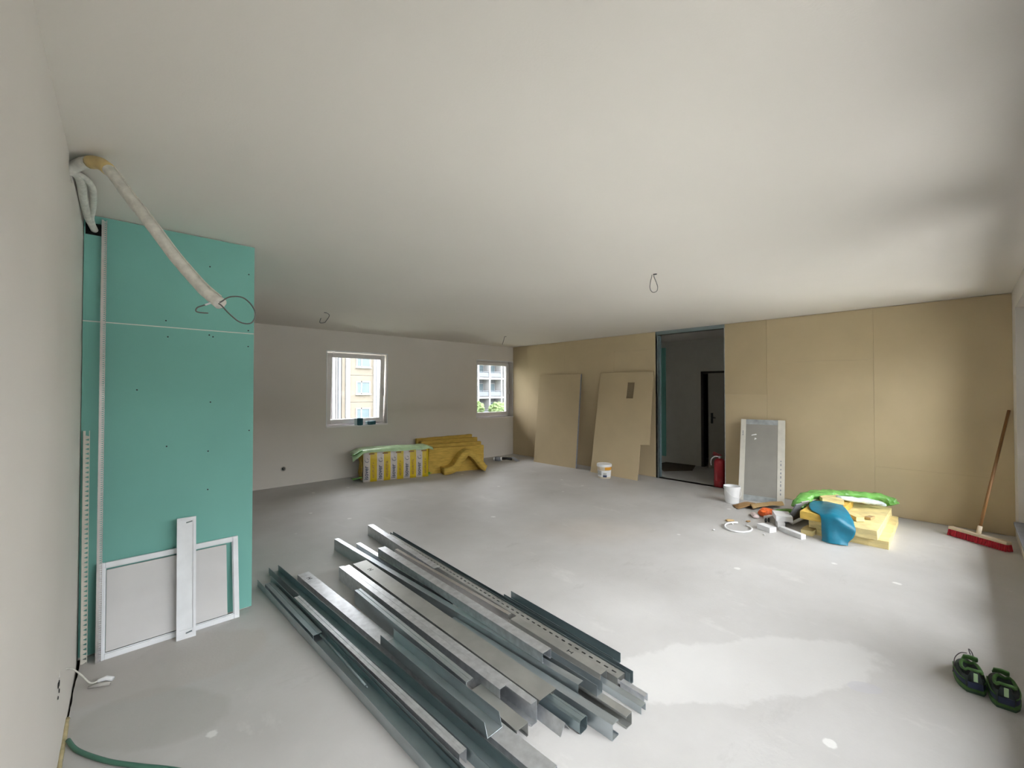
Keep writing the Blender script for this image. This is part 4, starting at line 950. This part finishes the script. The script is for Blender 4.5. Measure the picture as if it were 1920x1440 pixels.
# ---------------------------------------------------------------- work shoes
def shoe(label, loc, rz, mirror):
    root = thing('work_shoe', label, 'shoe', loc, rz, group='pair of work shoes')
    Lh = 0.285; root.scale = (0.92, 0.92, 0.92)
    def hw(s): return (0.036+0.016*math.sin(math.pi*min(1, s*1.05)**0.8))*(1-0.55*max(0, (s-0.78)/0.22)**2)*(0.82+0.18*min(1, s/0.12))
    def sole(z0, z1, grow, name, m):
        pts = []
        for k in range(16): s = k/15; pts.append((s*Lh, hw(s)*grow))
        ring = [(x, yv) for x, yv in pts] + [(x, -yv) for x, yv in reversed(pts)]
        MB().slab([(x, yv+0.008*math.sin(x/Lh*3.0)*mirror, z0) for x, yv in ring], (0, 0, z1-z0)).build(name, m, root)
    sole(0.0, 0.012, 1.08, 'outsole', 'shoe_sole'); sole(0.012, 0.030, 1.12, 'midsole', 'shoe_green')
    ns, na = 18, 16
    def top(s): return 0.112-0.012*math.sin(math.pi*min(1, s/0.4)) if s < 0.42 else 0.105-0.055*((s-0.42)/0.58)**0.9
    rows = []
    for i in range(ns):
        s = 0.0+i/(ns-1); w = hw(s)*1.02; ht = top(s); r_ = []
        for j in range(na+1):
            a = math.pi*j/na; c, sn = math.cos(a), math.sin(a)
            x = s*Lh+ (0.012 if i == 0 else 0)*sn
            yv = w*(abs(c)**0.55)*(1 if c > 0 else -1)*(0.80+0.20*(1-sn))
            z = 0.028+(ht-0.028)*(sn**0.6)
            r_.append(Vector((x, yv+0.008*math.sin(s*3.0)*mirror, z)))
        rows.append(r_)
    # foot opening: the crown of the rear stations dips into a hollow
    for i in range(1, 8):
        for j in range(4, 13):
            rows[i][j].z = 0.045; rows[i][j].y *= 0.9
    MB().grid(rows).build('upper', 'shoe_upper', root, True, 50)
    MB().add([r for r in rows[0]], [tuple(range(na+1))]).build('heel_counter', 'shoe_upper', root)
    # padded green collar around the opening, dark sheet for its shade, tongue, panels, tab
    cl = []
    for k in range(20):
        a = 2*math.pi*k/20; x = 0.066+0.064*math.cos(a); yv = 0.037*math.sin(a); s = x/Lh
        cl.append((x, yv+0.008*math.sin(s*3.0)*mirror, top(max(0, s))+0.002+(0.012 if math.cos(a) < -0.6 else 0)))
    cl.append(cl[0]); MB().tube(cl, 0.0075, 8, False).build('collar', 'shoe_green', root, True)
    MB().slab([(0.012, -0.030, 0.070), (0.122, -0.033, 0.070), (0.122, 0.033, 0.070), (0.012, 0.030, 0.070)], (0, 0, 0.002)).build('opening_shade', 'black', root)  # raised black sheet makes the opening read as deep shade
    tg = drape([[(0.115, -0.028, 0.145), (0.108, 0.0, 0.152), (0.115, 0.028, 0.145)], [(0.135, -0.030, 0.118), (0.130, 0, 0.125), (0.135, 0.030, 0.118)], [(0.185, -0.026, 0.092), (0.185, 0, 0.100), (0.185, 0.026, 0.092)]], 4, 4)
    o = MB().grid(tg).build('tongue', 'shoe_green', root, True); modify(o, solid=0.007)
    for sd in (-1, 1):
        pl = [[(Lh*s, sd*(hw(s)*1.045+0.001)+0.008*math.sin(s*3.0)*mirror, z) for s in [0.02+0.06*k for k in range(11)]] for z in (0.032, 0.058)]
        MB().grid(pl).build('side_panel', 'shoe_navy', root, True)
        tr_ = [(Lh*s, sd*(hw(s)*1.05+0.001)+0.008*math.sin(s*3.0)*mirror, 0.062) for s in [0.02+0.06*k for k in range(11)]]
        MB().tube(tr_, 0.003, 6).build('piping', 'shoe_green', root, True)
    tb = MB().box((-0.016, -0.008, 0.072), (-0.010, 0.008, 0.116)).build('heel_tab', 'shoe_tab', root); modify(tb, bevel=0.002)
    MB().box((-0.008, -0.028, 0.03), (-0.002, 0.028, 0.062)).build('heel_cap', 'shoe_navy', root)
    lc = MB()
    for k in range(4):
        s = 0.47+0.07*k; z = top(s)+0.006; lc.tube([(Lh*s, -0.030, z-0.012), (Lh*s+0.006, 0, z+0.003), (Lh*s, 0.030, z-0.012)], 0.0028, 6)
    if mirror > 0:
        lc.tube(catmull([(0.135, 0.01, 0.150), (0.14, 0.035, 0.140), (0.135, 0.058, 0.105), (0.12, 0.064, 0.06), (0.11, 0.07, 0.035)], 5), 0.0024, 6)
        lc.tube(catmull([(0.15, -0.005, 0.14), (0.16, 0.0, 0.165), (0.165, -0.012, 0.150), (0.16, -0.018, 0.125)], 5), 0.0024, 6)
    lc.build('laces', 'shoe_lace', root, True)
shoe('left green and grey work shoe on the floor at the right edge, loose laces', (3.09, -0.020, 0), R(8), 1)
shoe('right green and grey work shoe, nearer the window wall', (3.045, -0.116, 0), R(5), -1)

# ---------------------------------------------------------------- outside the back windows
struct(MB().box((-80, -80, -4.3), (130, 150, -4.0)).build('ground_outside', 'ground'))
# unseen terrace added to bounce light in, unseen block added to shade the room
struct(MB().box((-6, YF-4.6, -0.30), (12, YF-0.30, -0.10)).build('floor_bounce_terrace', 'terrace'), 'unseen pale terrace added outside the large windows to bounce light')
ob = thing('shading_block', 'unseen block of flats added opposite the large windows for shade', 'building', (3, -30, -4))
MB().box((-45, -10, 0), (45, 0, 10.2)).build('facade', 'ext_cream', ob)
for k in range(3):
    for i in range(14):
        MB().box((-42+i*6.2, 0.0, 1.6+k*3), (-39.8+i*6.2, 0.03, 3.1+k*3)).build('window', 'ext_glass', ob)
b1 = thing('apartment_block', 'cream panel apartment block seen through the tilted back window', 'building', (18, 45, -4))
def wall_part(x0, x1, y0, z0, z1, name, m, depth=6.0): return MB().box((x0-18, y0-45, z0+4), (x1-18, y0-45+depth, z1+4)).build(name, m, b1)
for k in range(-2, 4):
    z0 = 0.55+2.93*k-0.37
    wall_part(13.4, 17.35, 45.25, z0, z0+2.90, 'facade_panel', 'ext_pink')
    for x0, x1 in ((-3.0, 2.5), (2.54, 8.0), (8.04, 13.36), (17.75, 20.40), (20.95, 25.5), (25.54, 31.0)):
        wall_part(x0, x1, 45.0, z0, z0+2.90, 'facade_panel', 'ext_cream')
        xc = (x0+x1)/2 if x0 != 17.75 else 19.235
        wz = z0+0.85; a_, b_ = xc-0.815-18, xc+0.815-18
        wn = MB(); bar_frame(wn, a_, b_, wz+4, wz+5.42, -0.08, 0.05, 0.13); wn.box((a_+0.54, -0.08, wz+4), (a_+0.66, 0.05, wz+5.42)).box((a_-0.06, -0.2, wz+3.92), (b_+0.05, 0.0, wz+4.02))
        wo = wn.build('window', 'ext_white', b1); MB().box((a_+0.08, -0.02, wz+4.1), (b_-0.07, -0.005, wz+5.32)).build('pane', 'ext_glass', wo)
wall_part(-3.0, 31.0, 45.4, -4, 12, 'core_wall', 'ext_joint', 5.0)
for x0, x1, yv, m_ in ((17.35, 17.75, 44.85, 'ext_white'), (15.95, 16.2, 44.9, 'ext_white'), (16.55, 16.85, 45.05, 'ext_grey'), (16.3, 16.42, 44.9, 'ext_white'), (16.95, 17.3, 45.1, 'ext_cream'), (15.5, 15.7, 45.0, 'ext_grey'), (20.40, 20.95, 44.8, 'ext_white'), (20.62, 20.78, 44.7, 'ext_grey')):
    wall_part(x0, x1, yv, -4, 12, 'vertical_strip', m_, 0.6)
b2 = thing('balcony_block', 'pale blue-grey block with balconies seen through the corner window', 'building', (43, 51, -4))
MB().box((-6, 1.4, 0), (20, 8, 20)).build('rear_wall', 'ext_grey', b2)
for k in range(6):
    z = 0.4+3.0*k+0.75
    MB().box((-6, -0.1, z), (2.2, 1.4, z+0.28)).build('balcony_slab', 'ext_white', b2)
    rl = MB().box((-6, -0.06, z+1.18), (2.0, -0.02, z+1.24))
    for i in range(14): rl.box((-5.9+i*0.58, -0.05, z+0.28), (-5.86+i*0.58, -0.02, z+1.18))
    rl.box((-6, -0.045, z+0.4), (2.0, -0.03, z+1.05)); rl.build('railing', 'ext_rail', b2)
    for x in (-4.6, -2.2, 0.2):
        wn = MB().box((x, 1.30, z+0.3), (x+1.3, 1.4, z+2.4)).build('window', 'ext_white', b2); MB().box((x+0.1, 1.27, z+0.45), (x+1.2, 1.3, z+2.3)).build('pane', 'ext_glass', wn)
for x in (-3.2, -0.9, 1.6): MB().box((x, -0.15, 0), (x+0.28, 1.4, 20)).build('partition', 'ext_white', b2)
MB().box((2.2, -0.3, 0), (4.2, 1.4, 20)).build('end_wall', 'ext_white', b2)
for k, (x, y, h_, lb) in enumerate(((36.5, 47.5, 3.9, 'left green tree outside the corner window'), (41.6, 48.2, 3.5, 'middle green tree outside the corner window'), (39.0, 43.5, 3.0, 'low green bush outside the corner window'))):
    t = thing('tree', lb, 'tree', (x, y, -4), group='trees outside')
    MB().tube([(0, 0, 0), (0.05, 0, h_*0.6)], [0.12, 0.07], 7).build('trunk', 'wood', t)
    bm_ = bmesh.new(); bmesh.ops.create_icosphere(bm_, subdivisions=4, radius=1.35)
    for v in bm_.verts:
        d = 1+0.35*mnoise.noise(v.co*2.3+Vector((k*5, 0, 0)))+0.25*mnoise.noise(v.co*6); v.co = Vector((v.co.x*d, v.co.y*d, v.co.z*d*0.8+h_*0.72))
    bm_build(bm_, 'crown', 'leaf', t)
